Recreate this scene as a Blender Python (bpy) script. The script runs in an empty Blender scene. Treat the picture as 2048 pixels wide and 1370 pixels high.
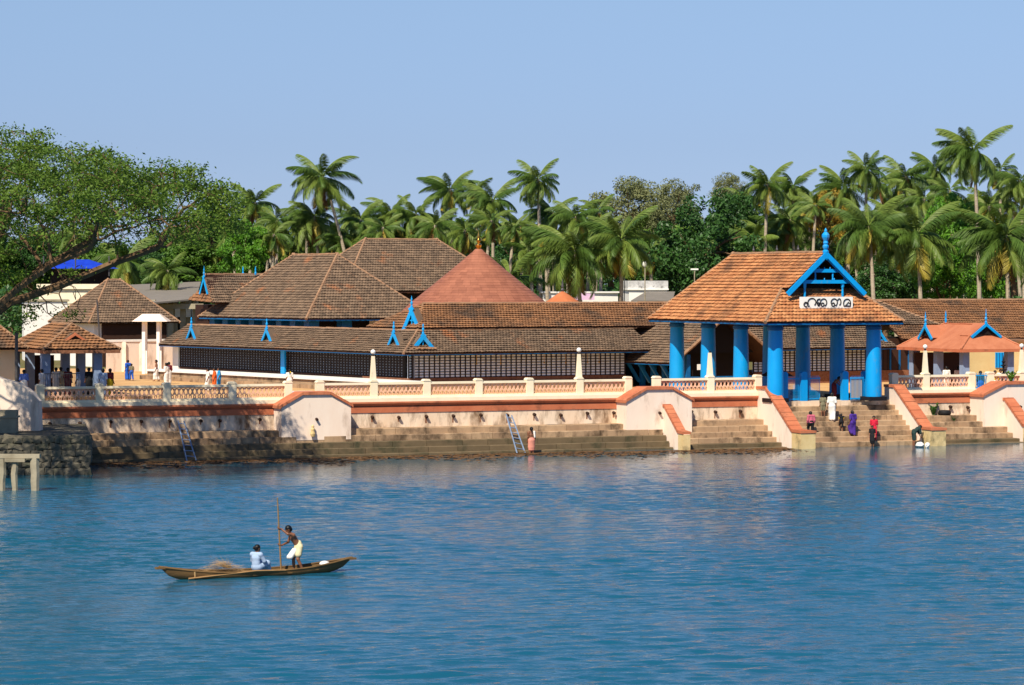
import bpy, math, random
import numpy as np
from mathutils import Vector, Matrix
random.seed(7); RNG = np.random.default_rng(7)
SC = bpy.context.scene
COL = SC.collection
R = math.radians
# ------------------------------------------------------------------ camera, sky, sun, exposure
FPX, HZ, CH = 6000.0, 560.0, 10.4          # focal length in photo pixels, horizon row, camera height above the water
cam = bpy.data.cameras.new('camera'); co = bpy.data.objects.new('camera', cam); COL.objects.link(co)
cam.sensor_width = 36; cam.lens = 36 * FPX / 2048
cam.clip_start = 1; cam.clip_end = 6000
cam.shift_y = -(685 - HZ) / 2048
co.location = (0, 0, CH); co.rotation_euler = (R(90), 0, 0)
SC.camera = co
SUN_EL, SUN_AZ = 48.0, math.degrees(math.atan2(-.40, -.916))
wd = bpy.data.worlds.new('World'); SC.world = wd; wd.use_nodes = True
wn = wd.node_tree; bg = wn.nodes['Background']
sky = wn.nodes.new('ShaderNodeTexSky'); sky.sky_type = 'NISHITA'; sky.sun_disc = False
sky.sun_elevation = R(SUN_EL); sky.sun_rotation = R(SUN_AZ)
sky.altitude = 0; sky.air_density = 1.0; sky.dust_density = 0.0; sky.ozone_density = 10.0
hs = wn.nodes.new('ShaderNodeMix'); hs.data_type = 'RGBA'; hs.blend_type = 'MULTIPLY'
hs.inputs[0].default_value = 1.0
tc = wn.nodes.new('ShaderNodeTexCoord'); sx = wn.nodes.new('ShaderNodeSeparateXYZ'); wn.links.new(tc.outputs['Generated'], sx.inputs[0])
rp = wn.nodes.new('ShaderNodeValToRGB'); wn.links.new(sx.outputs['Z'], rp.inputs[0])      # clear deep-blue tropical sky: less whitening towards the horizon
for i, (p_, c_) in enumerate(((0.0, (.50, .59, .92)), (.045, (.68, .65, .82)), (.093, (.97, .82, .84)), (.30, (1.0, .92, .92)))):
    e_ = rp.color_ramp.elements[i] if i < 2 else rp.color_ramp.elements.new(p_); e_.position = p_; e_.color = (*c_, 1)
wn.links.new(rp.outputs[0], hs.inputs[7])
wn.links.new(sky.outputs[0], hs.inputs[6]); wn.links.new(hs.outputs[2], bg.inputs[0])
bg.inputs[1].default_value = 0.084
sd = bpy.data.lights.new('sun', 'SUN'); sd.energy = 4.7; sd.angle = R(.53); sd.color = (1, .91, .75)
so = bpy.data.objects.new('sun', sd); COL.objects.link(so)
_a = R(SUN_AZ); _e = R(SUN_EL)
SUNV = Vector((math.sin(_a) * math.cos(_e), math.cos(_a) * math.cos(_e), math.sin(_e)))
so.rotation_euler = SUNV.to_track_quat('Z', 'Y').to_euler(); so.location = SUNV * 300
vs = SC.view_settings; vs.view_transform = 'Standard'; vs.look = 'None'; vs.exposure = 0.44; vs.gamma = 1; vs.use_curve_mapping = False
SC.cycles.max_bounces = 6; SC.cycles.transparent_max_bounces = 6
SC.cycles.use_denoising = True

# ------------------------------------------------------------------ helpers
def V(*a): return np.array(a, float)
def at(px, py, Z):                                   # a photo pixel on the level Z -> world point
    Y = FPX * (CH - Z) / (py - HZ); return V((px - 1024) * Y / FPX, Y, Z)
def atY(px, py, Y): return V((px - 1024) * Y / FPX, Y, CH + (HZ - py) * Y / FPX)
def lin(c):
    c = np.array(c, float) / 255
    return tuple(np.where(c <= .04045, c / 12.92, ((c + .055) / 1.055) ** 2.4))
# frame of the tank wall: t along it (to the right and away), n behind it
AL = R(22); DV = V(math.cos(AL), math.sin(AL), 0); NV = V(-math.sin(AL), math.cos(AL), 0); OV = V(-9.7, 179.7, 0)
UP = V(0, 0, 1)
def W(t, n, z): return OV + DV * t + NV * n + UP * z
def t_at(px, n):
    u = (px - 1024) / FPX
    return (u * (OV[1] + NV[1] * n) - OV[0] - NV[0] * n) / (DV[0] - u * DV[1])
# frame of the temple: s along its front, m along its left side
SV = V(math.cos(R(28)), math.sin(R(28)), 0); MV = V(-math.sin(R(35)), math.cos(R(35)), 0); CV = V(-7.0, 207.1, 0)
def T(s, m, z): return CV + SV * s + MV * m + UP * z
def s_at(px, m):
    u = (px - 1024) / FPX
    return (u * (CV[1] + MV[1] * m) - CV[0] - MV[0] * m) / (SV[0] - u * SV[1])

BASE = {}
def base_of(o): return BASE.get(o.name, V(0, 0, 0)) if o is not None else V(0, 0, 0)
def tag(o, label=None, cat=None, group=None, kind=None):
    if label: o['label'] = label
    if cat: o['category'] = cat
    if group: o['group'] = group
    if kind: o['kind'] = kind
    return o
def thing(name, loc, label, cat, group=None):
    o = bpy.data.objects.new(name, None); COL.objects.link(o); o.empty_display_size = .3
    o.location = tuple(loc); BASE[o.name] = np.array(loc, float)
    return tag(o, label, cat, group)
def link(name, me, parent=None, loc=(0, 0, 0), rot=(0, 0, 0), scale=(1, 1, 1)):
    o = bpy.data.objects.new(name, me); COL.objects.link(o)
    if parent is not None: o.parent = parent
    o.location = tuple(loc); o.rotation_euler = rot; o.scale = scale
    if parent is not None: BASE[o.name] = base_of(parent)
    return o
class MB:
    def __init__(s): s.v = []; s.f = []; s.c = []
    def add(s, vs, fs, c=None):
        k = len(s.v); s.v.extend([tuple(map(float, p)) for p in vs]); s.f.extend([tuple(i + k for i in f) for f in fs])
        s.c.extend([random.random() if c is None else c] * len(vs)); return s
    def obox(s, o, U, Vv, Wv, c=None):
        o = np.array(o, float); U = np.array(U, float); Vv = np.array(Vv, float); Wv = np.array(Wv, float)
        if np.dot(np.cross(U, Vv), Wv) < 0: U, Vv = Vv, U
        p = [o, o + U, o + U + Vv, o + Vv, o + Wv, o + U + Wv, o + U + Vv + Wv, o + Vv + Wv]
        return s.add(p, [(3, 2, 1, 0), (4, 5, 6, 7), (0, 1, 5, 4), (1, 2, 6, 5), (2, 3, 7, 6), (3, 0, 4, 7)], c)
    def cbox(s, c, sx, sy, sz, ax=None):                 # centred box, optional axes (u, v)
        u = V(1, 0, 0) if ax is None else ax[0]; v = V(0, 1, 0) if ax is None else ax[1]
        w = UP if ax is None or len(ax) < 3 else ax[2]
        return s.obox(np.array(c, float) - u * sx / 2 - v * sy / 2 - w * sz / 2, u * sx, v * sy, w * sz)
    def prism(s, poly, ext, c=None):
        poly = [np.array(p, float) for p in poly]; ext = np.array(ext, float); n = len(poly)
        nrm = sum((np.cross(poly[i] - poly[0], poly[(i + 1) % n] - poly[0]) for i in range(1, n - 1)), V(0, 0, 0))
        if np.dot(nrm, ext) < 0: poly = poly[::-1]
        vs = poly + [p + ext for p in poly]
        fs = [tuple(range(n - 1, -1, -1)), tuple(range(n, 2 * n))] + [(i, (i + 1) % n, n + (i + 1) % n, n + i) for i in range(n)]
        return s.add(vs, fs, c)
    def tube(s, pts, rad, seg=8, caps=True, c=None, squash=1.0):
        pts = [np.array(p, float) for p in pts]; n = len(pts)
        if not hasattr(rad, '__len__'): rad = [rad] * n
        vs = []; ref = None
        for i, p in enumerate(pts):
            d = pts[min(i + 1, n - 1)] - pts[max(i - 1, 0)]; d = d / (np.linalg.norm(d) + 1e-9)
            if ref is None: ref = V(0, 0, 1) if abs(d[2]) < .9 else V(1, 0, 0)
            a = np.cross(d, ref); a /= np.linalg.norm(a) + 1e-9; b = np.cross(a, d); ref = b
            for k in range(seg):
                th = 2 * math.pi * k / seg; vs.append(p + rad[i] * (math.cos(th) * a + squash * math.sin(th) * b))
        fs = [(i * seg + k, i * seg + (k + 1) % seg, (i + 1) * seg + (k + 1) % seg, (i + 1) * seg + k) for i in range(n - 1) for k in range(seg)]
        if caps: fs += [tuple(range(seg))[::-1], tuple((n - 1) * seg + k for k in range(seg))]
        return s.add(vs, [f[::-1] for f in fs], c)
    def lathe(s, prof, ctr, seg=16, c=None):
        ctr = np.array(ctr, float); vs = []
        for r, z in prof:
            for k in range(seg): th = 2 * math.pi * k / seg; vs.append(ctr + V(r * math.cos(th), r * math.sin(th), z))
        n = len(prof)
        fs = [(i * seg + k, i * seg + (k + 1) % seg, (i + 1) * seg + (k + 1) % seg, (i + 1) * seg + k) for i in range(n - 1) for k in range(seg)]
        fs += [tuple(range(seg))[::-1], tuple((n - 1) * seg + k for k in range(seg))]
        return s.add(vs, fs, c)
    def mesh(s, name, mat, off=(0, 0, 0), smooth=False, bevel=0):
        me = bpy.data.meshes.new(name); off = np.array(off, float)
        me.from_pydata([tuple(np.array(p) - off) for p in s.v], [], s.f)
        at_ = me.attributes.new('v', 'FLOAT', 'POINT'); at_.data.foreach_set('value', s.c)
        if mat is not None: me.materials.append(M[mat] if isinstance(mat, str) else mat)
        if smooth:
            me.polygons.foreach_set('use_smooth', [True] * len(me.polygons))
            try: me.set_sharp_from_angle(angle=R(40))
            except Exception: pass
        me.validate(); me.update(); return me
    def build(s, name, mat, parent=None, smooth=False, kind=None):
        o = link(name, s.mesh(name, mat, base_of(parent), smooth), parent)
        if kind: o['kind'] = kind
        return o
def top(name, mb, mat, label, cat, group=None, smooth=False):   # a thing that is one mesh, origin at its own base
    a = np.array(mb.v); b = V(a[:, 0].mean(), a[:, 1].mean(), a[:, 2].min())
    o = link(name, mb.mesh(name, mat, b, smooth), None, b); BASE[o.name] = b
    return tag(o, label, cat, group)
def copy_tree(o, parent=None):
    c = o.copy(); COL.objects.link(c); c.parent = parent
    for ch in o.children: copy_tree(ch, c)
    return c

# ------------------------------------------------------------------ materials
M = {}
def mat(name, c1, c2=None, rough=.8, scale=2.0, amt=1.0, attr=0.0, bump=0.0, bscale=None, metal=0.0, spec=.3, c3=None, c3lo=.6, c3hi=.75, c3scale=.5, stretch=(1, 1, 1), transl=0.0):
    """base colour c1 varied towards c2 by noise (and the per-piece value v), wear patches of c3"""
    m = bpy.data.materials.new(name); m.use_nodes = True; nt = m.node_tree; N = nt.nodes; L = nt.links
    b = N['Principled BSDF']; b.inputs['Roughness'].default_value = rough; b.inputs['Metallic'].default_value = metal
    b.inputs['Specular IOR Level'].default_value = spec
    geo = N.new('ShaderNodeNewGeometry'); mp = N.new('ShaderNodeMapping'); mp.inputs['Scale'].default_value = stretch
    L.new(geo.outputs['Position'], mp.inputs[0])
    def noise(sc, det=5):
        n = N.new('ShaderNodeTexNoise'); n.inputs['Scale'].default_value = sc; n.inputs['Detail'].default_value = det
        n.inputs['Roughness'].default_value = .65; L.new(mp.outputs[0], n.inputs['Vector']); return n
    def mix(fac, a, bb):
        x = N.new('ShaderNodeMix'); x.data_type = 'RGBA'
        for s_, v_ in ((x.inputs[0], fac), (x.inputs[6], a), (x.inputs[7], bb)):
            if hasattr(v_, 'is_linked') or hasattr(v_, 'links'): L.new(v_, s_)
            elif isinstance(v_, (int, float)): s_.default_value = v_
            else: s_.default_value = (*v_, 1)
        return x.outputs[2]
    def rng(sock, lo, hi, a=0., bb=1.):
        x = N.new('ShaderNodeMapRange'); x.inputs[1].default_value = lo; x.inputs[2].default_value = hi
        x.inputs[3].default_value = a; x.inputs[4].default_value = bb; L.new(sock, x.inputs[0]); return x.outputs[0]
    col = c1
    if c2 is not None:
        f = rng(noise(scale).outputs[0], .3, .7, 0, amt)
        if attr:
            a = N.new('ShaderNodeAttribute'); a.attribute_name = 'v'
            w = N.new('ShaderNodeMix'); w.inputs[0].default_value = attr
            L.new(f, w.inputs[2]); L.new(a.outputs['Fac'], w.inputs[3]); f = w.outputs[0]
        col = mix(f, c1, c2)
    if c3 is not None:
        f3 = rng(noise(c3scale, 8).outputs[0], c3lo, c3hi)
        col = mix(f3, col, c3)
    if hasattr(col, 'links'): L.new(col, b.inputs['Base Color'])
    else: b.inputs['Base Color'].default_value = (*col, 1)
    if bump:
        bp = N.new('ShaderNodeBump'); bp.inputs['Strength'].default_value = bump; bp.inputs['Distance'].default_value = .05
        L.new(noise(bscale or scale * 4).outputs[0], bp.inputs['Height']); L.new(bp.outputs[0], b.inputs['Normal'])
    if transl:
        tr = N.new('ShaderNodeBsdfTranslucent'); ms = N.new('ShaderNodeMixShader'); ms.inputs[0].default_value = transl
        if hasattr(col, 'links'): L.new(col, tr.inputs[0])
        else: tr.inputs[0].default_value = (*col, 1)
        out = N['Material Output']; L.new(b.outputs[0], ms.inputs[1]); L.new(tr.outputs[0], ms.inputs[2]); L.new(ms.outputs[0], out.inputs[0])
    M[name] = m; return m
mat('tile_old', lin((84, 70, 58)), lin((138, 114, 92)), .9, 1.2, 1, .55, .3, 12, c3=lin((168, 106, 66)), c3lo=.58, c3hi=.74, c3scale=.55)
mat('tile_mid', lin((116, 84, 60)), lin((164, 116, 78)), .9, 1.0, 1, .55, .3, 12, c3=lin((92, 74, 60)), c3lo=.50, c3hi=.64, c3scale=.4)
mat('tile_new', lin((152, 93, 58)), lin((206, 146, 96)), .9, 1.5, 1, .65, .3, 12, c3=lin((112, 78, 56)), c3lo=.50, c3hi=.68, c3scale=.5)
mat('tile_cap', lin((126, 96, 74)), lin((166, 130, 100)), .9, 3, 1, .5, .3)
mat('copper', lin((132, 80, 60)), lin((172, 110, 84)), .62, .9, 1, .45, .15, 9, spec=.4)
mat('copper_orange', lin((176, 98, 58)), lin((196, 120, 76)), .7, 1.5, 1, .3)
mat('orange_roof', lin((172, 102, 70)), lin((192, 122, 88)), .75, 1.2, 1, 0, .12, 6, c3=lin((170, 92, 60)), c3lo=.58, c3hi=.8)
mat('blue', lin((0, 142, 214)), lin((4, 158, 228)), .42, .8, 1, 0, .05, 6, spec=.45, c3=lin((104, 140, 152)), c3lo=.58, c3hi=.80, c3scale=1.3, stretch=(1, 1, .5))
mat('blue_dark', lin((8, 84, 140)), lin((14, 104, 164)), .5, 2)
mat('grey_blue', lin((120, 140, 172)), lin((142, 160, 190)), .7, 2)
mat('wood', lin((46, 28, 20)), lin((66, 40, 28)), .7, 3, 1, .4)
mat('bar', lin((28, 22, 24)), lin((48, 34, 30)), .7, 3, 1, .5)
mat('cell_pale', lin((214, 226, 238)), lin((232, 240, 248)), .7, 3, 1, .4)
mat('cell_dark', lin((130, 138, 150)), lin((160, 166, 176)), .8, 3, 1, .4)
mat('pink', lin((236, 212, 192)), lin((244, 226, 208)), .85, .7, 1, 0, .08, 8, c3=lin((172, 146, 126)), c3lo=.54, c3hi=.76, c3scale=1.0, stretch=(1, 1, .35))
mat('wall_stained', lin((222, 194, 164)), lin((238, 218, 194)), .9, .8, 1, 0, .15, 6, c3=lin((122, 96, 72)), c3lo=.47, c3hi=.68, c3scale=1.3, stretch=(1, 1, .4))
mat('cream', lin((236, 218, 184)), lin((246, 234, 206)), .8, 1.5, 1, .2, .05, c3=lin((190, 176, 146)), c3lo=.62, c3hi=.8)
mat('panel', lin((226, 170, 138)), lin((236, 188, 158)), .8, 1.5, 1, .2, c3=lin((196, 146, 120)), c3lo=.6, c3hi=.78)
mat('terracotta', lin((178, 98, 66)), lin((200, 124, 88)), .85, 1.2, 1, .35, .15, 8, c3=lin((124, 76, 56)), c3lo=.55, c3hi=.75, c3scale=1.1)
mat('stone', lin((146, 118, 92)), lin((190, 160, 126)), .9, 1.4, 1, .4, .35, 6, c3=lin((82, 66, 50)), c3lo=.48, c3hi=.66, c3scale=1.0, stretch=(1, 1, .6))
mat('stone_wet', lin((88, 76, 56)), lin((120, 102, 76)), .6, 1.0, 1, .4, .35, 6, c3=lin((58, 60, 40)), c3lo=.5, c3hi=.7, c3scale=.8)
mat('rubble', lin((70, 68, 60)), lin((112, 104, 88)), .92, 1.2, 1, .6, .5, 5, c3=lin((58, 62, 46)), c3lo=.52, c3hi=.7, c3scale=1)
mat('mortar', lin((70, 64, 52)), lin((90, 82, 66)), .95, 3)
mat('concrete', lin((146, 136, 114)), lin((178, 166, 140)), .9, 2, 1, .3, .3, 8, c3=lin((110, 98, 76)), c3lo=.55, c3hi=.75)
mat('sheet', lin((112, 106, 98)), lin((134, 126, 116)), .85, .8, 1, .3)
mat('white', lin((232, 228, 220)), lin((244, 240, 232)), .8, 1.5, 1, .2, c3=lin((176, 168, 158)), c3lo=.64, c3hi=.82)
mat('yellow_wall', lin((206, 178, 124)), lin((218, 194, 140)), .85, 1)
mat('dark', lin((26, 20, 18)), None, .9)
mat('tarp', lin((20, 50, 170)), lin((30, 70, 200)), .5, 1)
mat('sand', lin((196, 150, 96)), lin((214, 172, 118)), .95, .5, 1, 0, .2, 5, c3=lin((150, 116, 76)), c3lo=.56, c3hi=.75, c3scale=.3)
mat('earth', lin((110, 92, 56)), lin((90, 96, 44)), .95, .3)
mat('gold', lin((226, 170, 80)), None, .28, metal=1.0)
mat('black_paint', lin((24, 22, 26)), None, .5)
mat('iron', lin((70, 70, 74)), lin((96, 92, 90)), .5, 4, metal=.4)
mat('steel', lin((150, 170, 196)), lin((120, 140, 170)), .4, 4, metal=.3)
mat('bark', lin((84, 64, 46)), lin((124, 98, 70)), .95, 3, 1, 0, .6, 14, stretch=(1, 1, .4))
mat('palm_bark', lin((150, 134, 114)), lin((186, 172, 150)), .95, 3, 1, 0, .4, 8, stretch=(.4, .4, 2.5))
mat('leaf', lin((54, 92, 26)), lin((106, 140, 46)), .55, .35, 1, .6, spec=.35, transl=.28)
mat('leaf_tree', lin((66, 98, 30)), lin((122, 148, 58)), .6, .35, 1, .65, spec=.25, transl=.36)
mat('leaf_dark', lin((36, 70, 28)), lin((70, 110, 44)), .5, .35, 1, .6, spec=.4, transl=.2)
mat('leaf_bright', lin((64, 118, 24)), lin((112, 160, 44)), .5, .35, 1, .6, spec=.4, transl=.3)
mat('leaf_olive', lin((96, 106, 64)), lin((140, 142, 98)), .7, .35, 1, .6, spec=.2, transl=.2)
mat('leaf_ochre', lin((150, 124, 44)), lin((190, 160, 66)), .6, .35, 1, .6, spec=.2, transl=.25)
mat('frond', lin((48, 84, 34)), lin((102, 128, 50)), .5, .25, 1, .6, spec=.35, transl=.28)
mat('frond_young', lin((76, 112, 42)), lin((136, 152, 68)), .5, .25, 1, .6, spec=.35, transl=.3)
mat('frond_old', lin((150, 142, 50)), lin((186, 166, 70)), .5, .25, 1, .6, spec=.4, transl=.22)
mat('frond_dead', lin((150, 104, 64)), lin((120, 84, 54)), .8, .5, 1, .6)
mat('coconut', lin((150, 130, 50)), lin((120, 86, 44)), .6, 3, 1, .6)
mat('boat_wood', lin((92, 68, 40)), lin((128, 98, 58)), .7, 1.5, 1, .3, .3, 10, stretch=(1, 1, 4), c3=lin((76, 58, 36)), c3lo=.55, c3hi=.72)
mat('pole_wood', lin((150, 112, 70)), lin((170, 132, 86)), .7, 4)
mat('straw', lin((206, 174, 122)), lin((168, 128, 80)), .8, 3, 1, .6)
mat('skin', lin((116, 74, 52)), lin((138, 92, 66)), .5, 6, spec=.4)
mat('hair', lin((16, 13, 13)), None, .45)
mat('rubber', lin((22, 22, 24)), None, .7)
for nm, c in dict(cloth_white=(238, 234, 226), cloth_cream=(228, 214, 170), cloth_paleblue=(164, 186, 214), cloth_blue=(36, 92, 190), cloth_sky=(40, 150, 214), cloth_orange=(224, 98, 36),
                  cloth_red=(206, 34, 60), cloth_purple=(76, 46, 140), cloth_black=(28, 28, 32), cloth_pinkplaid=(200, 100, 120), cloth_green=(40, 62, 58), cloth_grey=(128, 122, 96),
                  cloth_yellow=(226, 190, 40), cloth_maroon=(116, 36, 44), cloth_pink=(226, 150, 130), cloth_shirtblue=(92, 120, 196)).items():
    mat(nm, tuple(x * .82 for x in lin(c)), tuple(x for x in lin(c)), .85, 9, 1, 0, .2, 16)
def water_material():
    m = bpy.data.materials.new('water'); m.use_nodes = True; nt = m.node_tree; N = nt.nodes; L = nt.links
    b = N['Principled BSDF']; b.inputs['Base Color'].default_value = (.006, .088, .15, 1); b.inputs['Roughness'].default_value = .08
    b.inputs['IOR'].default_value = 1.33; b.inputs['Specular IOR Level'].default_value = .5
    geo = N.new('ShaderNodeNewGeometry'); prev = None
    for sc, st, dist, rot, sx in ((3.0, .6, .07, -8, .5), (8., .6, .03, 5, .6)):
        mp = N.new('ShaderNodeMapping'); mp.inputs['Rotation'].default_value = (0, 0, R(rot)); mp.inputs['Scale'].default_value = (sx, 1, 1)
        L.new(geo.outputs['Position'], mp.inputs[0])
        n = N.new('ShaderNodeTexNoise'); n.inputs['Scale'].default_value = sc; n.inputs['Detail'].default_value = 3; n.inputs['Distortion'].default_value = .4
        L.new(mp.outputs[0], n.inputs['Vector'])
        bp = N.new('ShaderNodeBump'); bp.inputs['Distance'].default_value = dist
        dt = N.new('ShaderNodeVectorMath'); dt.operation = 'DOT_PRODUCT'; dt.inputs[1].default_value = tuple(NV); L.new(geo.outputs['Position'], dt.inputs[0])
        mr = N.new('ShaderNodeMapRange'); d0 = float(OV @ NV)          # sheltered, calmer water close to the steps
        for i_, v_ in ((1, d0 - 6.0), (2, d0 - 28.0), (3, .06), (4, st)): mr.inputs[i_].default_value = v_
        L.new(dt.outputs['Value'], mr.inputs[0]); L.new(mr.outputs[0], bp.inputs['Strength'])
        L.new(n.outputs[0], bp.inputs['Height'])
        if prev is not None: L.new(prev.outputs[0], bp.inputs['Normal'])
        prev = bp
    L.new(prev.outputs[0], b.inputs['Normal'])
    M['water'] = m

water_material()
# ------------------------------------------------------------------ setting: ground, water
GZ = 2.72
mb = MB(); mb.add([W(-900, .25, GZ - .01), W(900, .25, GZ - .01), W(2500, 4500, GZ - .01), W(-2500, 4500, GZ - .01)], [(0, 1, 2, 3)])
tag(mb.build('ground', 'earth'), kind='structure')
mb = MB(); mb.add([W(-45, .26, GZ), W(70, .26, GZ), W(70, 45, GZ), W(-20, 100, GZ), W(-80, 100, GZ)], [(0, 1, 2, 3, 4)])
tag(mb.build('courtyard', 'sand'), kind='structure')
def water_sheet():
    rng = np.random.default_rng(17); x = np.arange(-44, 52.01, .24); y = np.concatenate([np.arange(66, 120, .10), np.arange(120, 215.01, .14)]); X, Y = np.meshgrid(x, y); Z = np.zeros_like(X)
    xw = X + .5 * np.sin(Y * .37 + X * .21) + .25 * np.sin(X * .9 - Y * .5); yw = Y + .45 * np.sin(X * .31 - Y * .17) + .22 * np.sin(X * .83 + Y * .61)
    for i in range(52):
        lam = .32 * (5.0 ** rng.uniform(0, 1)); th = math.radians(rng.normal(100, 24)); k = 2 * math.pi / lam
        Z += (.030 / k) * np.sin(k * (xw * math.cos(th) + yw * math.sin(th)) + rng.uniform(0, 6.28))
    gust = .75 + .35 * np.sin(X * .11 + Y * .06) * np.sin(Y * .13 - X * .05 + 1)
    n = -(X - OV[0]) * math.sin(AL) + (Y - OV[1]) * math.cos(AL)
    edge = np.clip((X + 44) / 3, 0, 1) * np.clip((52 - X) / 3, 0, 1) * np.clip((Y - 66) / 3, 0, 1) * np.clip((215 - Y) / 3, 0, 1)
    Z *= gust * edge * np.clip((-7.5 - n + 2.5 * np.sin(X * .23)) / 26, .012, 1.0)
    ny, nx = X.shape; vs = np.stack([X, Y, Z], 2).reshape(-1, 3); i = np.arange(ny - 1)[:, None] * nx + np.arange(nx - 1)[None]; f = np.stack([i, i + 1, i + nx + 1, i + nx], 2).reshape(-1, 4)
    far = [(-1500, -300, 0), (1500, -300, 0), (1500, 66, 0), (-1500, 66, 0), (-1500, 215, 0), (-44, 215, 0), (-44, 66, 0), (52, 66, 0), (52, 215, 0), (1500, 215, 0)]; b = len(vs)
    faces = f.tolist() + [[b, b + 1, b + 2, b + 7, b + 6, b + 3], [b + 3, b + 6, b + 5, b + 4], [b + 7, b + 2, b + 9, b + 8]]
    me = bpy.data.meshes.new('water'); me.from_pydata(vs.tolist() + far, [], faces); me.materials.append(M['water']); me.polygons.foreach_set('use_smooth', [True] * len(me.polygons)); me.update()
    tag(link('water', me), kind='structure')
water_sheet()

# ------------------------------------------------------------------ embankment wall with drains
def embankment(t0, t1, label, drains):
    th = thing('embankment_wall', W((t0 + t1) / 2, 0, 0), label, 'wall')
    MB().obox(W(t0, 0, -.6), DV * (t1 - t0), NV * .6, UP * (2.42 + .6)).build('wall_face', 'wall_stained', th)
    MB().obox(W(t0, -.05, 2.42), DV * (t1 - t0), NV * .62, UP * .34).build('lower_band', 'terracotta', th)
    MB().obox(W(t0, .02, 2.76), DV * (t1 - t0), NV * .5, UP * .09).build('shadow_groove', 'terracotta', th)
    m = MB(); m.prism([W(t0, -.10, 2.85), W(t0, -.20, 2.98), W(t0, -.20, 3.08), W(t0, .5, 3.08), W(t0, .5, 2.85)], DV * (t1 - t0)); m.build('upper_moulding', 'terracotta', th)
    MB().obox(W(t0, -.14, 3.08), DV * (t1 - t0), NV * .7, UP * .22).build('plinth_ledge', 'cream', th)
    for t in drains:
        m = MB(); z = 2.12 + random.uniform(-.05, .05)
        m.tube([W(t, .1, z + .03), W(t, -.22, z), W(t, -.24, z - .02)], [.10, .09, .07], 7)
        d = m.build('drain_spout', 'wood', th)
        m = MB(); h = random.uniform(.2, .55); w = random.uniform(.03, .06)
        m.obox(W(t - w, -.004, z - h), DV * 2 * w, NV * .01, UP * h); m.build('rust_stain', 'terracotta_dark', d)
mat('terracotta_dark', lin((112, 70, 48)), lin((150, 104, 78)), .9, 6)
embankment(-25.5, 27.3, 'long stained tank wall with terracotta bands, left of the entrance stairs', [t_at(x, -.1) for x in (100, 160, 222, 283, 340, 402, 440, 520, 745, 798, 853, 907, 962, 1015, 1069, 1122, 1175, 1228, 1383, 1431, 1481)])
embankment(37.5, 44.2, 'short pink tank wall with terracotta bands between right ramp and last bathing block', [t_at(1901, -.1), t_at(1936, -.1)])

# ------------------------------------------------------------------ balustrades
def panel_mesh(m, o, L, H, d):
    """pierced panel: one row of pointed ovals over a row of small slots"""
    n = max(3, round(L / .27)); cw = L / n; z1, z2 = H * .30, H * .92; sl = H * .12
    def ring(x0, x1, za, zb, pts):
        k = len(pts); outer = []
        for (x, z) in pts:
            dx, dz = x - (x0 + x1) / 2, z - (za + zb) / 2
            sc = min(((x1 - x0) / 2) / abs(dx) if abs(dx) > 1e-6 else 9e9, ((zb - za) / 2) / abs(dz) if abs(dz) > 1e-6 else 9e9)
            outer.append(((x0 + x1) / 2 + dx * sc, (za + zb) / 2 + dz * sc))
        P = lambda x, z, q: o + DV * x + UP * z + NV * (q * d)
        vs = [P(*p, 0) for p in outer] + [P(*p, 0) for p in pts] + [P(*p, 1) for p in outer] + [P(*p, 1) for p in pts]
        fs = []
        for i in range(k):
            j = (i + 1) % k
            fs += [(i, j, k + j, k + i), (2 * k + j, 2 * k + i, 3 * k + i, 3 * k + j), (k + i, k + j, 3 * k + j, 3 * k + i)]
        m.add(vs, fs, .5)
    for i in range(n):
        x0 = i * cw; xc = x0 + cw / 2; zc = (z1 + z2) / 2; a, b = cw * .36, (z2 - z1) * .46
        pts = [(xc, zc - b), (xc + a * .72, zc - b * .45), (xc + a, zc), (xc + a * .72, zc + b * .45), (xc, zc + b), (xc - a * .72, zc + b * .45), (xc - a, zc), (xc - a * .72, zc - b * .45),]
        ctr = [(x0, z1), (x0 + cw, z1), (x0 + cw, z2), (x0, z2)]
        ring(x0, x0 + cw, z1, z2, pts)
        pts2 = [(xc - cw * .16, sl * .6), (xc + cw * .16, sl * .6), (xc + cw * .16, z1 - sl * .5), (xc - cw * .16, z1 - sl * .5)]
        ring(x0, x0 + cw, 0, z1, pts2)
    m.obox(o + UP * z2, DV * L, NV * d, UP * (H - z2), .5)
def balustrade(posts, label, z=3.30, lamps=(), n=.12):
    """posts: t of each post; rails, pierced panels and posts are parts"""
    th = thing('balustrade', W(posts[0], n, z), label, 'balustrade', 'pierced balustrades along the tank')
    pw = .46
    for i, t in enumerate(posts):
        m = MB(); hw = pw / 2
        m.obox(W(t - hw, n - .06, z), DV * pw, NV * .44, UP * .98)
        m.prism([W(t - hw - .03, n - .09, z + .98), W(t + hw + .03, n - .09, z + .98), W(t + hw - .08, n - .09, z + 1.10), W(t - hw + .08, n - .09, z + 1.10)], NV * .5)
        m.build('post', 'cream', th)
    for a, b in zip(posts[:-1], posts[1:]):
        L = b - a - pw
        m = MB(); m.obox(W(a + pw / 2, n - .02, z), DV * L, NV * .34, UP * .14); m.build('bottom_rail', 'cream', th)
        m = MB(); m.obox(W(a + pw / 2, n - .03, z + .80), DV * L, NV * .36, UP * .13); m.build('top_rail', 'cream', th)
        m = MB(); panel_mesh(m, W(a + pw / 2, n + .08, z + .14), L, .66, .1); m.build('pierced_panel', 'panel', th)
    return th
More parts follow.
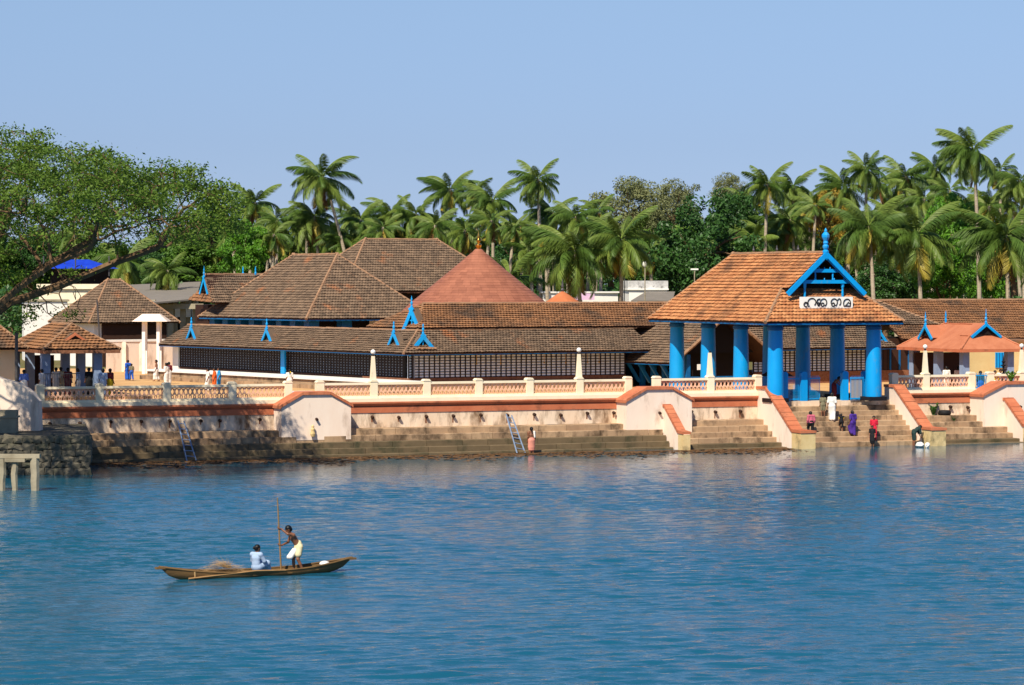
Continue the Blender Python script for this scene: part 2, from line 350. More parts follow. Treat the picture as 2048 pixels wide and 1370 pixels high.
def lamp_post(t, label, globe=True, z=4.40, n=.27):
    th = thing('lamp_post', W(t, n, z), label, 'lamp post', 'white lamp posts on the balustrade')
    m = MB(); a = .16; b = .085; h = 1.42; c = W(t, n, z)
    m.add([c - DV * a - NV * a, c + DV * a - NV * a, c + DV * a + NV * a, c - DV * a + NV * a] +
          [c - DV * b - NV * b + UP * h, c + DV * b - NV * b + UP * h, c + DV * b + NV * b + UP * h, c - DV * b + NV * b + UP * h],
          [(3, 2, 1, 0), (4, 5, 6, 7), (0, 1, 5, 4), (1, 2, 6, 5), (2, 3, 7, 6), (3, 0, 4, 7)]); m.build('shaft', 'cream', th)
    m = MB(); m.lathe([(.05, h), (.07, h + .04), (.05, h + .12)], c, 8); m.build('lamp_holder', 'black_paint', th)
    if globe:
        m = MB(); m.lathe([(.02 if i in (0, 8) else .15 * math.sin(math.pi * i / 8), h + .25 - .15 * math.cos(math.pi * i / 8)) for i in range(9)], c, 14)
        m.build('globe', 'white', th, True)
PA = [t_at(x, .1) for x in (81, 199, 334, 465, 577)]
balustrade(PA, 'tree-shaded balustrade on the tank wall left of the first bathing block')
PB = [t_at(x, .1) for x in (641, 748, 854, 958, 1060, 1160, 1257)]
balustrade(PB, 'long sunlit pierced balustrade between the two bathing blocks')
PC = [t_at(x, .1) for x in (1315, 1422, 1517)]
balustrade(PC, 'short balustrade below the blue columns, between bathing block and entrance ramp')
PD = [t_at(x, .1) for x in (1790, 1853, 1944)]
balustrade(PD, 'balustrade in front of the orange-roofed pavilion, right of the entrance columns')
PE = [t_at(x, .1) for x in (1982, 2046, 2130)]
balustrade(PE, 'balustrade at the far right edge beside the last bathing block')
lamp_post(PB[1], 'white lamp post with globe near the dark lattice corner of the temple')
lamp_post(PB[5], 'white lamp post with globe in front of the pale lattice wall')
lamp_post(PC[1], 'white lamp post without globe in front of the blue columns', False)
lamp_post(PD[1], 'white lamp post with globe in front of the orange-roofed pavilion')
lamp_post(PE[1], 'white lamp post cut by the right picture edge')

# ------------------------------------------------------------------ bathing steps made of stone blocks
def flight(label, t0, t1, levels, wet_from, name='bathing_steps', seed=1):
    """levels: list of (z_top, n_back, n_front); every step is laid of stone blocks"""
    rr = random.Random(seed)
    th = thing(name, W((t0 + t1) / 2, levels[-1][2], -.6), label, 'steps', 'bathing steps')
    for i, (zt, nb, nf) in enumerate(levels):
        zb = levels[i + 1][0] if i + 1 < len(levels) else -.7
        MB().obox(W(t0, nf + .12, -.7), DV * (t1 - t0), NV * (nb - nf - .12 + .02), UP * (zt + .7 - .05)).build('step_core', 'mortar', th)
        t = t0
        while t < t1 - .05:
            L = rr.uniform(1.1, 2.3)
            if t1 - t - L < .7: L = t1 - t
            dz = rr.uniform(-.012, .012); dn = rr.uniform(-.02, .02)
            m = MB(); g = .012; h = zt - zb + (.06 if i + 1 < len(levels) else 0)
            o = W(t + g, nf + dn, zt - h + dz); U = DV * (L - 2 * g); Vv = NV * (nb - nf + .0 - dn); Wu = UP * h
            e = .03                                        # worn front edge
            p = [W(t + g, nb, zt - h + dz), W(t + g, nf + dn, zt - h + dz), W(t + g, nf + dn, zt + dz - e), W(t + g, nf + dn + e, zt + dz), W(t + g, nb, zt + dz)]
            m.prism(p, U, rr.random())
            m.build('step_stone', 'stone_wet' if i >= wet_from else 'stone', th)
            t += L
    return th
LV = [(1.53, .05, -1.05), (1.17, -1.03, -1.55), (.81, -1.53, -2.05), (.47, -2.03, -2.5), (.14, -2.48, -3.1)]
flight('long bathing steps below the tank wall between stone quay and second block', -25.3, 19.9, LV, 2, seed=2)
flight('bathing steps between the second block and the entrance ramp', 20.0, 27.25, [(1.62, .05, -.9), (1.28, -.88, -1.5), (.94, -1.48, -2.1), (.6, -2.08, -2.7), (.28, -2.68, -3.4), (.04, -3.38, -4.1)], 4, seed=3)
ST_N0, ST_TR, ST_H, ST_T0, ST_T1 = -5.0, .46, .30, 27.85, 36.45
def stair(k): return ST_H * k, ST_N0 + ST_TR * k           # top level and front edge of entrance step k
flight('broad entrance stairs rising from the water to the blue gates', ST_T0, ST_T1, [(ST_H * k, ST_N0 + ST_TR * (k + 1) + .02 if k < 8 else .3, ST_N0 + ST_TR * k) for k in range(8, -1, -1)], 8, 'entrance_stairs', 4)
flight('bathing steps right of the entrance with a car tyre on top', 37.4, 44.1, [(1.62, .05, -.9), (1.26, -.88, -1.6), (.92, -1.58, -2.3), (.56, -2.28, -3.0), (.22, -2.98, -3.8), (.02, -3.78, -4.6)], 4, seed=5)
# landing wall under gates
MB().obox(W(ST_T0, -.62, 2.36), DV * (ST_T1 - ST_T0), NV * .9, UP * .355).build('entrance_floor', 'wall_stained')
bpy.data.objects['entrance_floor']['kind'] = 'structure'

# ------------------------------------------------------------------ bathing blocks (gabled pink screens)
def block(x0, x1, zb, label, nf=-1.55, depth=1.5, ramp=False):
    t0, t1 = t_at(x0, nf), t_at(x1, nf); w = t1 - t0; c = .30 * w
    th = thing('bathing_block', W((t0 + t1) / 2, nf, zb), label, 'wall', 'gabled pink bathing blocks')
    sh, tp = 2.92, 3.62
    prof = [(t0, zb), (t1, zb), (t1, sh), (t1 - c, tp), (t0 + c, tp), (t0, sh)]
    MB().prism([W(t, nf, z) for t, z in prof], NV * depth).build('body', 'pink', th)
    edge = [(t0 - .12, sh - .10), (t0, sh), (t0 + c, tp), (t1 - c, tp), (t1, sh), (t1 + .12, sh - .10)]
    for (ta, za), (tb, zb_) in zip(edge[:-1], edge[1:]):
        n = max(1, round(abs(tb - ta) / .45))
        for i in range(n):
            a = ta + (tb - ta) * i / n; b = ta + (tb - ta) * (i + 1) / n; qa = za + (zb_ - za) * i / n; qb = za + (zb_ - za) * (i + 1) / n
            m = MB(); g = .008
            m.prism([W(a + g, nf - .12, qa + .005), W(b - g, nf - .12, qb + .005), W(b - g, nf - .12, qb + .17), W(a + g, nf - .12, qa + .17)], NV * (depth + .12)); m.build('coping_brick', 'terracotta', th)
    m = MB(); m.tube([W((t0 + t1) / 2, nf + .1, 2.2), W((t0 + t1) / 2, nf - .2, 2.15)], [.1, .08], 6); m.build('drain_spout', 'wood', th)
    return th
def ramp_wall(t0, w, prof, label, parent=None, name='ramp_wall', body='pink', brick=.42, pier_from=None):
    """side wall of a stair: profile (n, z) going outwards, terracotta bricks on top"""
    th = parent or thing(name, W(t0, prof[-1][0], -.5), label, 'wall', 'ramp walls beside the stairs')
    poly = [W(t0, prof[0][0], -.5)] + [W(t0, n, z) for n, z in prof] + [W(t0, prof[-1][0], -.5)]
    MB().prism(poly, DV * w).build('ramp_body', body, th)
    for (na, za), (nb, zb) in zip(prof[:-1], prof[1:]):
        L = math.hypot(nb - na, zb - za); k = max(1, round(L / brick))
        for i in range(k):
            f0, f1 = i / k + .012 / L, (i + 1) / k - .012 / L; jj = random.uniform(-.01, .012)
            a = (na + (nb - na) * f0, za + (zb - za) * f0); b = (na + (nb - na) * f1, za + (zb - za) * f1)
            up = np.array([-(zb - za), -(na - nb)]) / L; up = up if up[1] > 0 else -up
            q = [a, b, (b[0] + up[0] * (.17 + jj), b[1] + up[1] * (.17 + jj)), (a[0] + up[0] * (.17 + jj), a[1] + up[1] * (.17 + jj))]
            m = MB(); m.prism([W(t0 - .07, *p) for p in q], DV * (w + .14)); m.build('coping_brick', 'terracotta', th)
    n0, z0 = prof[-2]; n1, z1 = prof[-1]
    pw = w + (.34 if w > .6 else .05)
    m = MB(); m.obox(W(t0 - .025, n1 - .03, -.6), DV * pw, NV * (n0 - n1 + .0), UP * (z1 + .6 - .02)); m.build('pier', 'stone_pier', th)
    if w > .6: m = MB(); m.obox(W(t0 - .06, n1 - .08, z1 - .0), DV * (pw + .08), NV * (n0 - n1 + .05), UP * .15); m.build('pier_cap', 'terracotta', th)
    return th
mat('stone_pier', lin((206, 176, 120)), lin((224, 200, 150)), .9, 1.5, 1, .3, .2, c3=lin((140, 124, 88)), c3lo=.5, c3hi=.7, c3scale=1.2)
block(563, 702, .95, 'broad gabled pink bathing block with plain front, left of centre')
b2 = block(1253, 1384, .95, 'gabled pink bathing block with a small sloping ramp on its front')
ramp_wall(19.95, .4, [(-1.5, 2.55), (-1.7, 2.55), (-3.7, 1.02), (-4.5, .98)], '', b2)
RP = [(.1, 3.52), (-1.15, 3.52), (-4.75, 1.02), (-6.0, .98)]
ramp_wall(27.2, .66, RP, 'sloping pink ramp wall on the left side of the entrance stairs')
ramp_wall(36.4, .66, RP, 'sloping pink ramp wall with drain holes, right side of the entrance stairs')
b3 = block(1968, 2110, .9, 'gabled pink bathing block at the right edge with a plant growing on it', -1.8, 1.8)
ramp_wall(t_at(2010, -2), .6, [(-1.8, 2.6), (-2.0, 2.6), (-4.2, 1.0), (-5.0, .96)], '', b3)
for n_, z_ in ((-.7, 2.7), (-1.3, 2.6), (-1.9, 2.0), (-2.4, 1.9), (-2.9, 1.2), (-3.5, .8), (-4.1, .4)):     # drain holes in the right ramp
    pass
# left end: big pink ramp, box, stone quay, jetty
th = thing('ramp_wall', at(30, 873, 2.05), 'dappled pink sloping wall at the left edge above the stone quay', 'wall', 'ramp walls beside the stairs')
pts = [(-60, 735), (0, 757), (38, 768), (62, 785), (76, 803), (79, 872), (-60, 878)]
MB().prism([atY(x, y, 165.5) for x, y in pts], V(0, 1.3, 0)).build('ramp_body', 'pink', th)
th = thing('concrete_box', at(10, 876, 2.05), 'weathered grey concrete box on the stone quay at the left edge', 'box')
MB().obox(atY(-20, 874, 163.2), V(1.4, 0, 0), V(0, .9, 0), UP * 1.45).build('box_body', 'concrete', th)
MB().obox(atY(-21, 836, 163.1), V(1.5, 0, 0), V(0, 1.0, 0), UP * .1).build('box_lid', 'concrete', th)
th = thing('stone_quay', V(-26, 160.5, -.5), 'dark rubble stone quay at the left below the pink ramp', 'quay')
QX0, QX1, QY = -40.0, -22.45, 160.0
MB().prism([V(QX0, QY + .15, -.8), V(QX1 - .12, QY + .15, -.8), V(QX1 - 2.4, QY + 14, -.8), V(QX0, QY + 14, -.8)], UP * 2.78).build('quay_core', 'mortar', th)
rr = random.Random(11); z = -.4; row = 0
def rough_stone(seed):
    r = random.Random(seed); m = MB(); bm_pts = []
    for x, y, zz in [(-.5, -.5, -.5), (.5, -.5, -.5), (.5, .5, -.5), (-.5, .5, -.5), (-.5, -.5, .5), (.5, -.5, .5), (.5, .5, .5), (-.5, .5, .5)]:
        bm_pts.append((x * r.uniform(.82, 1), y * r.uniform(.7, 1), zz * r.uniform(.82, 1)))
    c = (r.uniform(-.1, .1), -.62, r.uniform(-.1, .1))
    m.add(bm_pts + [c], [(3, 2, 1, 0), (4, 5, 6, 7), (1, 2, 6, 5), (2, 3, 7, 6), (3, 0, 4, 7), (0, 1, 8), (1, 5, 8), (5, 4, 8), (4, 0, 8)], r.random())
    return m.mesh('stone', 'rubble')
STN = [rough_stone(k) for k in range(9)]
while z < 1.9:
    h = rr.uniform(.26, .46); x = QX0 + 10 + rr.uniform(0, .3)
    while x < QX1 - .1:
        w = min(rr.uniform(.28, .8), QX1 - x)
        link('stone', rr.choice(STN), th, V(x + w / 2, QY + .22, z + h / 2) - base_of(th), (0, rr.uniform(-.28, .28), 0), (w * 1.08, .5, h * rr.uniform(.9, 1.25))); x += w
    z += h * .97
MB().prism([V(QX0, QY - .02, 1.96), V(QX1 + .02, QY - .02, 1.96), V(QX1 - 2.3, QY + 14, 1.96), V(QX0, QY + 14, 1.96)], UP * .12).build('quay_top', 'rubble', th)
th = thing('jetty_frame', at(35, 980, 0), 'old concrete jetty frame of posts and beam standing in the water', 'jetty')
for x, w in ((4, .42), (29, .34), (71, .44)):
    p = at(x, 981, 0); m = MB(); zz = [-.6, .1, .45, .8, 1.15, 1.62]
    m.tube([p + V(random.uniform(-.03, .03), 0, q) for q in zz], [w / 2 * random.uniform(.85, 1.1) for q in zz], 7); m.build('post', 'concrete', th)
p0 = at(-30, 981, 0)
MB().obox(p0 + V(0, -.2, 1.6), V(2.72, 0, 0), V(0, .4, 0), UP * .2).build('beam', 'concrete', th)
m = MB(); m.obox(p0 + V(1.0, -.24, 1.42), V(1.0, 0, 0), V(0, .3, 0), UP * .17); m.build('cross_beam', 'concrete', th)
# metal ladders leaning into the water
def ladder(xa, ya, na, xb, label):
    ta, tb = t_at(xa, na), t_at(xb, -3.9)
    top_ = W(ta, na, 2.15); bot = W(tb, -3.9, -.5)
    th = thing('metal_ladder', bot, label, 'ladder', 'metal ladders on the bathing steps')
    side = np.cross(bot - top_, NV); side /= np.linalg.norm(side); w = .52
    for q in (-1, 1):
        m = MB(); m.tube([top_ + side * q * w * .35, bot + side * q * w * .6], .045, 6); m.build('rail', 'steel', th)
    for i in range(9):
        f = (i + .5) / 9; c = top_ + (bot - top_) * f; ww = w * (.35 + .25 * f)
        m = MB(); m.tube([c - side * ww, c + side * ww], .03, 5); m.build('rung', 'steel', th)
ladder(362, 842, -.25, 388, 'metal ladder in the tree shade, leaning on the left bathing steps')
ladder(1018, 833, -.25, 1048, 'sunlit metal ladder beside the bather on the middle bathing steps')
# ------------------------------------------------------------------ roofs
def tiles(m, eL, eR, rR, rL, tw=.24, th=.30, lift=.10, seed=0):
    """tile courses on the slope eL-eR (eave) rL-rR (ridge); each tile a small curved shingle with a front lip"""
    r = random.Random(seed); eL, eR, rR, rL = (np.array(p, float) for p in (eL, eR, rR, rL))
    e = eR - eL; Wd = np.linalg.norm(e); e = e / Wd
    g = (rL + rR) / 2 - (eL + eR) / 2; g = g - e * np.dot(g, e); H = np.linalg.norm(g); g = g / H
    nn = np.cross(e, g); nn = nn if nn[2] > 0 else -nn
    xl, xr = np.dot(rL - eL, e), np.dot(rR - eL, e); nc = max(2, round(H / th)); th = H / nc
    for i in range(nc):
        y0, y1 = i * th, (i + 1) * th + .05; f = (i + .35) / nc
        a, b = xl * f, Wd + (xr - Wd) * f; j = math.floor(a / tw); off = (i % 2) * tw * .5
        while j * tw + off < b:
            x0, x1 = max(a, j * tw + off), min(b, (j + 1) * tw + off); j += 1
            if x1 - x0 < .03: continue
            q = r.uniform(-.012, .012); q2 = r.uniform(-.01, .01); xm = (x0 + x1) / 2; yb = y0 + r.uniform(-.02, .02)
            P = lambda x, y, h: eL + e * x + g * min(y, H + .02) + nn * h
            z0 = lift + q; vs = [P(x0, yb, z0 - .012 + q2), P(xm, yb, z0 + .02), P(x1, yb, z0 - .012), P(x1, y1, .012), P(xm, y1, .035), P(x0, y1, .012),
                                 P(x0, yb + .004, z0 - .04), P(xm, yb + .004, z0 - .01), P(x1, yb + .004, z0 - .04)]
            m.add(vs, [(0, 1, 4, 5), (1, 2, 3, 4), (6, 7, 1, 0), (7, 8, 2, 1)], r.random())
def caps(th_, pts, r=.13, name='ridge_cap', mt='tile_cap'):
    m = MB()
    for a, b in zip(pts[:-1], pts[1:]):
        a = np.array(a, float); b = np.array(b, float); L = np.linalg.norm(b - a); k = max(1, round(L / .42))
        for i in range(k):
            p, q = a + (b - a) * i / k, a + (b - a) * ((i + 1) / k + .02)
            j = V(0, 0, random.uniform(-.015, .02)); m.tube([p + j, q + j], [r, r * .85], 6, True)
    return m.build(name, mt, th_)
def deck(th_, quads, mt='wood', thick=.07):
    m = MB()
    for q in quads:
        q = [np.array(p, float) for p in q]; n = np.cross(q[1] - q[0], q[2] - q[0]); n /= np.linalg.norm(n); n = n if n[2] > 0 else -n
        m.prism([p - n * .012 for p in q], -n * thick)
    return m.build('roof_deck', mt, th_)
def roof(th_, slopes, mt, hips, seed=0, tw=.24, thh=.30, capr=.13):
    """slopes: (eL, eR, rR, rL) quads. Each slope's tiles are one part; deck below, caps on the hips"""
    for k, q in enumerate(slopes):
        m = MB(); tiles(m, *q, tw=tw, th=thh, seed=seed * 31 + k); m.build('roof_tiles', mt, th_, kind='stuff')
    deck(th_, [q if np.linalg.norm(np.array(q[2]) - np.array(q[3])) > .05 else q[:3] for q in slopes])
    for h in hips: caps(th_, h, capr)
def lerp(a, b, f): return np.array(a) * (1 - f) + np.array(b) * f
def gablet(th_, apex, out, across, w, h, mt='blue', depth=.9, finial=.9, posts=True, board=.16, rmat='tile_old'):
    """small Kerala gablet: two barge boards, cross beams, posts, dark recess, finial. apex = front top point"""
    apex = np.array(apex, float); out = np.array(out, float); ac = np.array(across, float)
    L = apex - ac * w / 2 - UP * h; Rr = apex + ac * w / 2 - UP * h
    g = link('gablet', MB().prism([apex - out * .12 - UP * .05, L - out * .12 + ac * .12, Rr - out * .12 - ac * .12], -out * .06).mesh('gable_back', 'dark', base_of(th_)), th_)
    for a, b in ((apex, L), (apex, Rr)):
        d = b - a; ln = np.linalg.norm(d); d = d / ln; up = np.cross(d, out); up = up if up[2] > 0 else -up
        m = MB(); a2 = a - d * .03 + out * (.002 if b is L else -.002); m.obox(a2 - up * board, d * (ln + .25), up * board, out * .09); m.build('barge_board', mt, g)
        m = MB(); m.obox(a + up * .0 + d * .1, d * (ln + .1), up * .05, -out * depth); m.build('gable_roof', rmat, g)
    if posts:
        for f in (.42, .78):
            m = MB(); hw = w / 2 * f - .05; c = apex - UP * h * f; m.obox(c - ac * hw - out * .02 - UP * .05, ac * 2 * hw, UP * .09, -out * .08); m.build('cross_beam', mt, g)
        m = MB(); m.tube([apex - UP * h * .25 - out * .03, apex - UP * h * .62 - out * .03], .045, 6); m.build('king_post', mt, g)
    if finial:
        m = MB(); m.lathe([(.09, -.05), (.10, .06), (.05, .12), (.09, .25), (.09, .32), (.04, .42), (.065, .55), (.03, .68), (.012, finial)], apex, 8); m.build('finial', mt, g)
    return g

# ------------------------------------------------------------------ entrance pavilion with blue columns
EZ, RZ = 7.75, 12.15
th = thing('entrance_pavilion', W(31.25, 5, GZ), 'open entrance pavilion with thick blue columns under an orange tiled hip roof', 'pavilion')
PV = th
tL, tR, nF, nB = 26.3, 36.2, -2.9, 14.7; tC = 31.25; pit = (RZ - EZ) / (tC - tL)
gz = 9.85; gn = nF + (gz - EZ) / pit; hw = (RZ - gz) / pit; RF, RB = -1.55, 11.6     # gablet base level and where the front hip stops
A, B, C_, D_ = W(tL, nF, EZ), W(tR, nF, EZ), W(tR, nB, EZ), W(tL, nB, EZ)
r0, r1 = W(tC, RF, RZ), W(tC, RB, RZ)
gl, gr = W(tC - hw, gn, gz), W(tC + hw, gn, gz)
# side slopes: lower trapezoid up to the gablet level and upper part running forward over the gable
lb, rb = W(tC - hw, RB + (nB - RB) * (RZ - gz) / (RZ - EZ), gz), W(tC + hw, RB + (nB - RB) * (RZ - gz) / (RZ - EZ), gz)
gfl, gfr = W(tC - hw, RF, gz), W(tC + hw, RF, gz)
roof(th, [(D_, A, gl, lb), (lb, gfl, r0, r1), (B, C_, rb, gr), (gfr, rb, r1, r0), (A, B, gr, gl), (C_, D_, r1, r1)], 'tile_new',
     [[A, gl], [B, gr], [r0, r1], [D_, r1], [C_, r1]], 3, .25, .31)
# fascia
for a, b in ((A, B), (B, C_), (C_, D_), (D_, A)):
    d = (b - a) / np.linalg.norm(b - a); inn = V(-d[1], d[0], 0)
    MB().obox(a - UP * .16 + inn * .05 + d * .05, b - a - d * .1, inn * .07, UP * .13).build('eave_fascia', 'blue_dark', th)
# columns
for tt in (27.75, 34.75):
    for k in range(4):
        n_ = -1.45 + 4.85 * k; c = W(tt, n_, GZ)
        m = MB(); m.lathe([(.53, .25), (.535, .3), (.52, 1.2), (.50, 2.4), (.475, 3.6), (.455, 4.5), (.455, 4.52)], c, 28); cl = m.build('column', 'blue', th, True)
        m = MB(); m.lathe([(.46, 4.50), (.52, 4.55), (.52, 4.72), (.47, 4.74), (.47, 4.86), (.56, 4.90), (.56, 5.03)], c, 24); m.build('capital', 'blue_dark', cl, True)
        m = MB(); m.cbox(c + UP * .125, 1.25, 1.25, .25, (DV, NV)); m.build('plinth', 'black_paint', cl)
for n_ in (-1.45, 3.4, 8.25, 13.1):
    MB().obox(W(27.4, n_ - .15, EZ - .06), DV * 7.7, NV * .3, UP * .26).build('tie_beam', 'blue_dark', th)
for tt in (27.6, 34.6):
    MB().obox(W(tt, -1.7, EZ - .04), DV * .3, NV * 15, UP * .22).build('wall_plate', 'blue_dark', th)
# gable front: dark boarded recess, barge boards, beams, posts
gb = link('gable', MB().prism([W(tC - hw, gn + .05, gz - .1), W(tC + hw, gn + .05, gz - .1), W(tC, gn + .05, RZ - .1)], NV * .08).mesh('gable_infill', 'dark', base_of(th)), th)
ap = W(tC, RF - .06, RZ + .08)
for q in (-1, 1):
    e = W(tC + q * (hw + .28), RF - .06, gz - .25); d = e - ap; ln = np.linalg.norm(d); d /= ln; up = np.cross(d, NV); up = up if up[2] > 0 else -up
    MB().obox(ap - up * .30 - NV * (.01 + .004 * q), d * ln, up * .30, -NV * .12).build('barge_board', 'blue', gb)
    MB().obox(ap - up * .36 + NV * .03, d * ln * .97, up * .06, -NV * .08).build('barge_trim', 'blue_dark', gb)
    c = W(tC + q * 1.35, RF + .25, 9.05)
    m = MB(); m.lathe([(.11, 0), (.11, .1), (.07, .16), (.08, .5), (.06, .8), (.10, .9), (.11, 1.05), (.11, 1.2)], c, 10); m.build('gable_post', 'blue', gb)
    c = W(tC + q * .62, RF + .2, 10.42); m = MB(); m.lathe([(.07, 0), (.05, .1), (.06, .3), (.04, .42), (.07, .5)], c, 8); m.build('gable_baluster', 'blue', gb)
for z_, w_ in ((10.18, 1.75), (10.88, 1.0)):
    MB().obox(W(tC - w_, RF + .1, z_), DV * 2 * w_, NV * .2, UP * .22).build('cross_beam', 'blue', gb)
    for i in range(5):
        c = W(tC - w_ * .8 + i * w_ * .4, RF + .15, z_ + .22); m = MB(); m.lathe([(.035, 0), (.05, .05), (.01, .13)], c, 6); m.build('beam_knob', 'blue', gb)
m = MB(); m.prism([W(tC - .14, RF - .2, RZ - .1), W(tC + .14, RF - .2, RZ - .1), W(tC, RF - .2, RZ - .5)], NV * .1); m.build('pendant', 'blue', gb)
m = MB(); m.lathe([(.16, -.1), (.2, 0), (.2, .1), (.12, .16), (.19, .3), (.2, .4), (.13, .5), (.17, .6), (.13, .72), (.24, .95), (.25, 1.1), (.15, 1.25), (.08, 1.3), (.1, 1.38), (.015, 1.55)], W(tC, RF - .02, RZ), 10); m.build('finial', 'blue', gb)
for n_ in (2.2, 5.2, 8.6):
    m = MB(); m.lathe([(.05, 0), (.09, .12), (.05, .22), (.02, .4)], W(tC, n_, RZ + .12), 6); m.build('ridge_knob', 'iron', th)
# painted name board lying against the front slope
th = thing('name_board', W(31.2, -2.05, 8.7), 'white name board with curly black lettering above the entrance', 'sign')
bt0, bt1, bz, bn = 29.2, 32.95, 8.62, -2.02
MB().obox(W(bt0, bn, bz), DV * (bt1 - bt0), NV * .1, UP * .72).build('board', 'white', th)
MB().obox(W(bt0 - .02, bn + .005, bz - .06), DV * (bt1 - bt0 + .04), NV * .08, UP * .06).build('bottom_edge', 'black_paint', th)
for q in (.3, 3.2): MB().obox(W(bt0 + q, bn + .1, bz - .5), DV * .1, NV * .1, UP * .95).build('bracket', 'wood', th)
def arc(cx, cy, rx, ry, a0, a1, k=14): return [(cx + rx * math.cos(R(a0 + (a1 - a0) * i / k)), cy + ry * math.sin(R(a0 + (a1 - a0) * i / k))) for i in range(k + 1)]
ST = [   # strokes in board units (x 0..10, y 0..2)
    arc(.75, .55, .35, .35, 300, 20) + arc(.75, .62, .35, .38, 20, 190), [(1.08, .62), (1.12, .3), (1.5, .3)] , arc(1.95, 1.0, .78, .72, 210, -50), arc(1.95, 1.0, .78, .72, 330, 325),
    arc(3.25, 1.0, .28, .55, 60, 330), arc(3.28, .62, .2, .3, 0, 360), [(3.25, 1.55), (3.6, 1.6)],
    arc(4.25, .95, .62, .68, 200, -40), arc(4.05, .55, .3, .3, 0, 360), [(4.73, .5), (4.5, .3)],
    arc(6.35, .95, .62, .68, 200, -40), arc(6.15, .55, .3, .3, 0, 360), [(6.83, .5), (6.6, .3)],
    arc(7.35, 1.05, .33, .58, 150, -90), 
    arc(8.9, .85, .68, .72, 190, -10), [(8.22, .72), (8.25, .28), (9.58, .28), (9.58, .75)], [(8.55, .3), (9.2, 1.0), (9.5, .6)],
]
for s in ST:
    m = MB(); P = [W(bt0 + .12 + x * .36, bn - .012, bz + .04 + y * .34) for x, y in s]
    m.tube(P, .04, 5); m.build('letter_stroke', 'black_paint', th)
# gates below
def gate_post(px, label):
    t = t_at(px, -.55); m = MB(); m.obox(W(t - .22, -.62, GZ), DV * .44, NV * .3, UP * 1.75); m.prism([W(t - .22, -.62, GZ + 1.75), W(t + .22, -.62, GZ + 1.75), W(t + .12, -.62, GZ + 1.86), W(t - .12, -.62, GZ + 1.86)], NV * .3)
    return top('gate_post', m, 'blue', label, 'gate post', 'blue gate posts at the top of the stairs')
gate_post(1569, 'blue gate post against the near front column, leftmost of four')
gate_post(1608, 'blue gate post between the closed leaf and the open gate leaf')
gate_post(1690, 'blue gate post left of the leaf backed with brown matting')
gate_post(1731, 'blue gate post touching the right front column')
def gate_leaf(o, d, L, label, H=1.5, n=11, mat_='blue', sheet=None):
    th = thing('gate_leaf', o, label, 'gate', 'blue barred gate leaves'); d = np.array(d, float); pr = V(-d[1], d[0], 0)
    for z_ in (.08, H - .12): MB().obox(o + UP * z_, d * L, pr * .05, UP * .07).build('rail', mat_, th)
    for i in range(n):
        m = MB(); c = o + d * (.04 + (L - .08) * i / (n - 1)) + pr * .025; m.tube([c, c + UP * (H + (.0 if i in (0, n - 1) else .08))], .022 if i in (0, n - 1) else .014, 5); m.build('bar', mat_, th)
    if sheet: MB().obox(o + pr * .07 + UP * .15 + d * .1, d * (L - .2), pr * .02, UP * (H - .35)).build('matting', sheet, th)
gate_leaf(W(t_at(1572, -.5), -.45, GZ), DV, .95, 'closed barred blue gate leaf beside the near front column')
gate_leaf(W(t_at(1617, -.5), -.45, GZ), (DV * .94 + NV * .34), 1.15, 'barred blue gate leaf swung half open in the stair gateway')
gate_leaf(W(t_at(1698, -.6), -.75, GZ), DV, 1.0, 'barred blue gate leaf backed with brown matting, by the right column', sheet='sand')
th = thing('offering_table', W(29.6, 2.0, GZ), 'brown table kiosk with sloped top behind the closed gate leaf', 'kiosk')
MB().obox(W(29.2, 1.6, GZ), DV * .9, NV * .9, UP * 1.5).build('kiosk_body', 'terracotta', th)
m = MB(); m.prism([W(28.8, 1.3, GZ + 1.5), W(30.5, 1.3, GZ + 1.5), W(29.65, 1.3, GZ + 1.95)], NV * 1.5); m.build('kiosk_roof', 'wood', th)

# ------------------------------------------------------------------ temple: corridor wings with lattice walls
LZ0, LZ1, EAVE, BRK, RDG = 3.6, 5.58, 5.35, 6.88, 8.72
def lattice(th_, o, d, L, z0, z1, cw, ch, cell, bw=.09, hb=.06):
    d = np.array(d, float); inn = V(-d[1], d[0], 0)
    MB().obox(o + d * .01 + inn * .055 + UP * (z0 - o[2]), d * (L - .02), inn * .1, UP * (z1 - z0)).build('back_boards', cell, th_)
    nb = round(L / cw)
    vm = MB().obox(V(0, 0, 0), d * bw, inn * .05, UP * (z1 - z0), .4).mesh('lattice_bar', 'bar')
    for i in range(nb + 1): link('lattice_bar', vm, th_, o + d * ((L - bw) * i / nb) + UP * (z0 - o[2]) - base_of(th_))
    nh = round((z1 - z0) / ch); hm = MB().obox(V(0, 0, 0), d * L, inn * .035, UP * hb, .2).mesh('lattice_rail', 'bar')
    for i in range(nh + 1): link('lattice_rail', hm, th_, o + inn * .012 + UP * (z0 - o[2] + (z1 - z0 - hb) * i / nh) - base_of(th_))
FL = s_at(1256, 0)                                               # front wing left part: s 0..FL
th = thing('temple_front_wing', T(8, 0, GZ), 'front corridor of the temple with pale lattice wall and two-tier tiled roof', 'temple wing'); FW = th
MB().obox(T(0, .25, GZ), SV * FL, MV * 6, UP * (LZ0 - GZ)).build('plinth', 'terracotta_dark', th)
MB().obox(T(-.15, -.35, GZ), SV * (FL + .3), MV * .6, UP * (LZ0 - GZ - .35)).build('plinth_step', 'stone', th)
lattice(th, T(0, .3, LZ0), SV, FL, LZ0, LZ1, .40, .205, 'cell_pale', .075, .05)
MB().obox(T(0, .48, LZ1), SV * FL, MV * .3, UP * .5).build('wall_plate', 'wood', th)
MB().obox(T(.1, .8, GZ), SV * (FL - .2), MV * .3, UP * 3.6).build('inner_wall', 'dark', th)
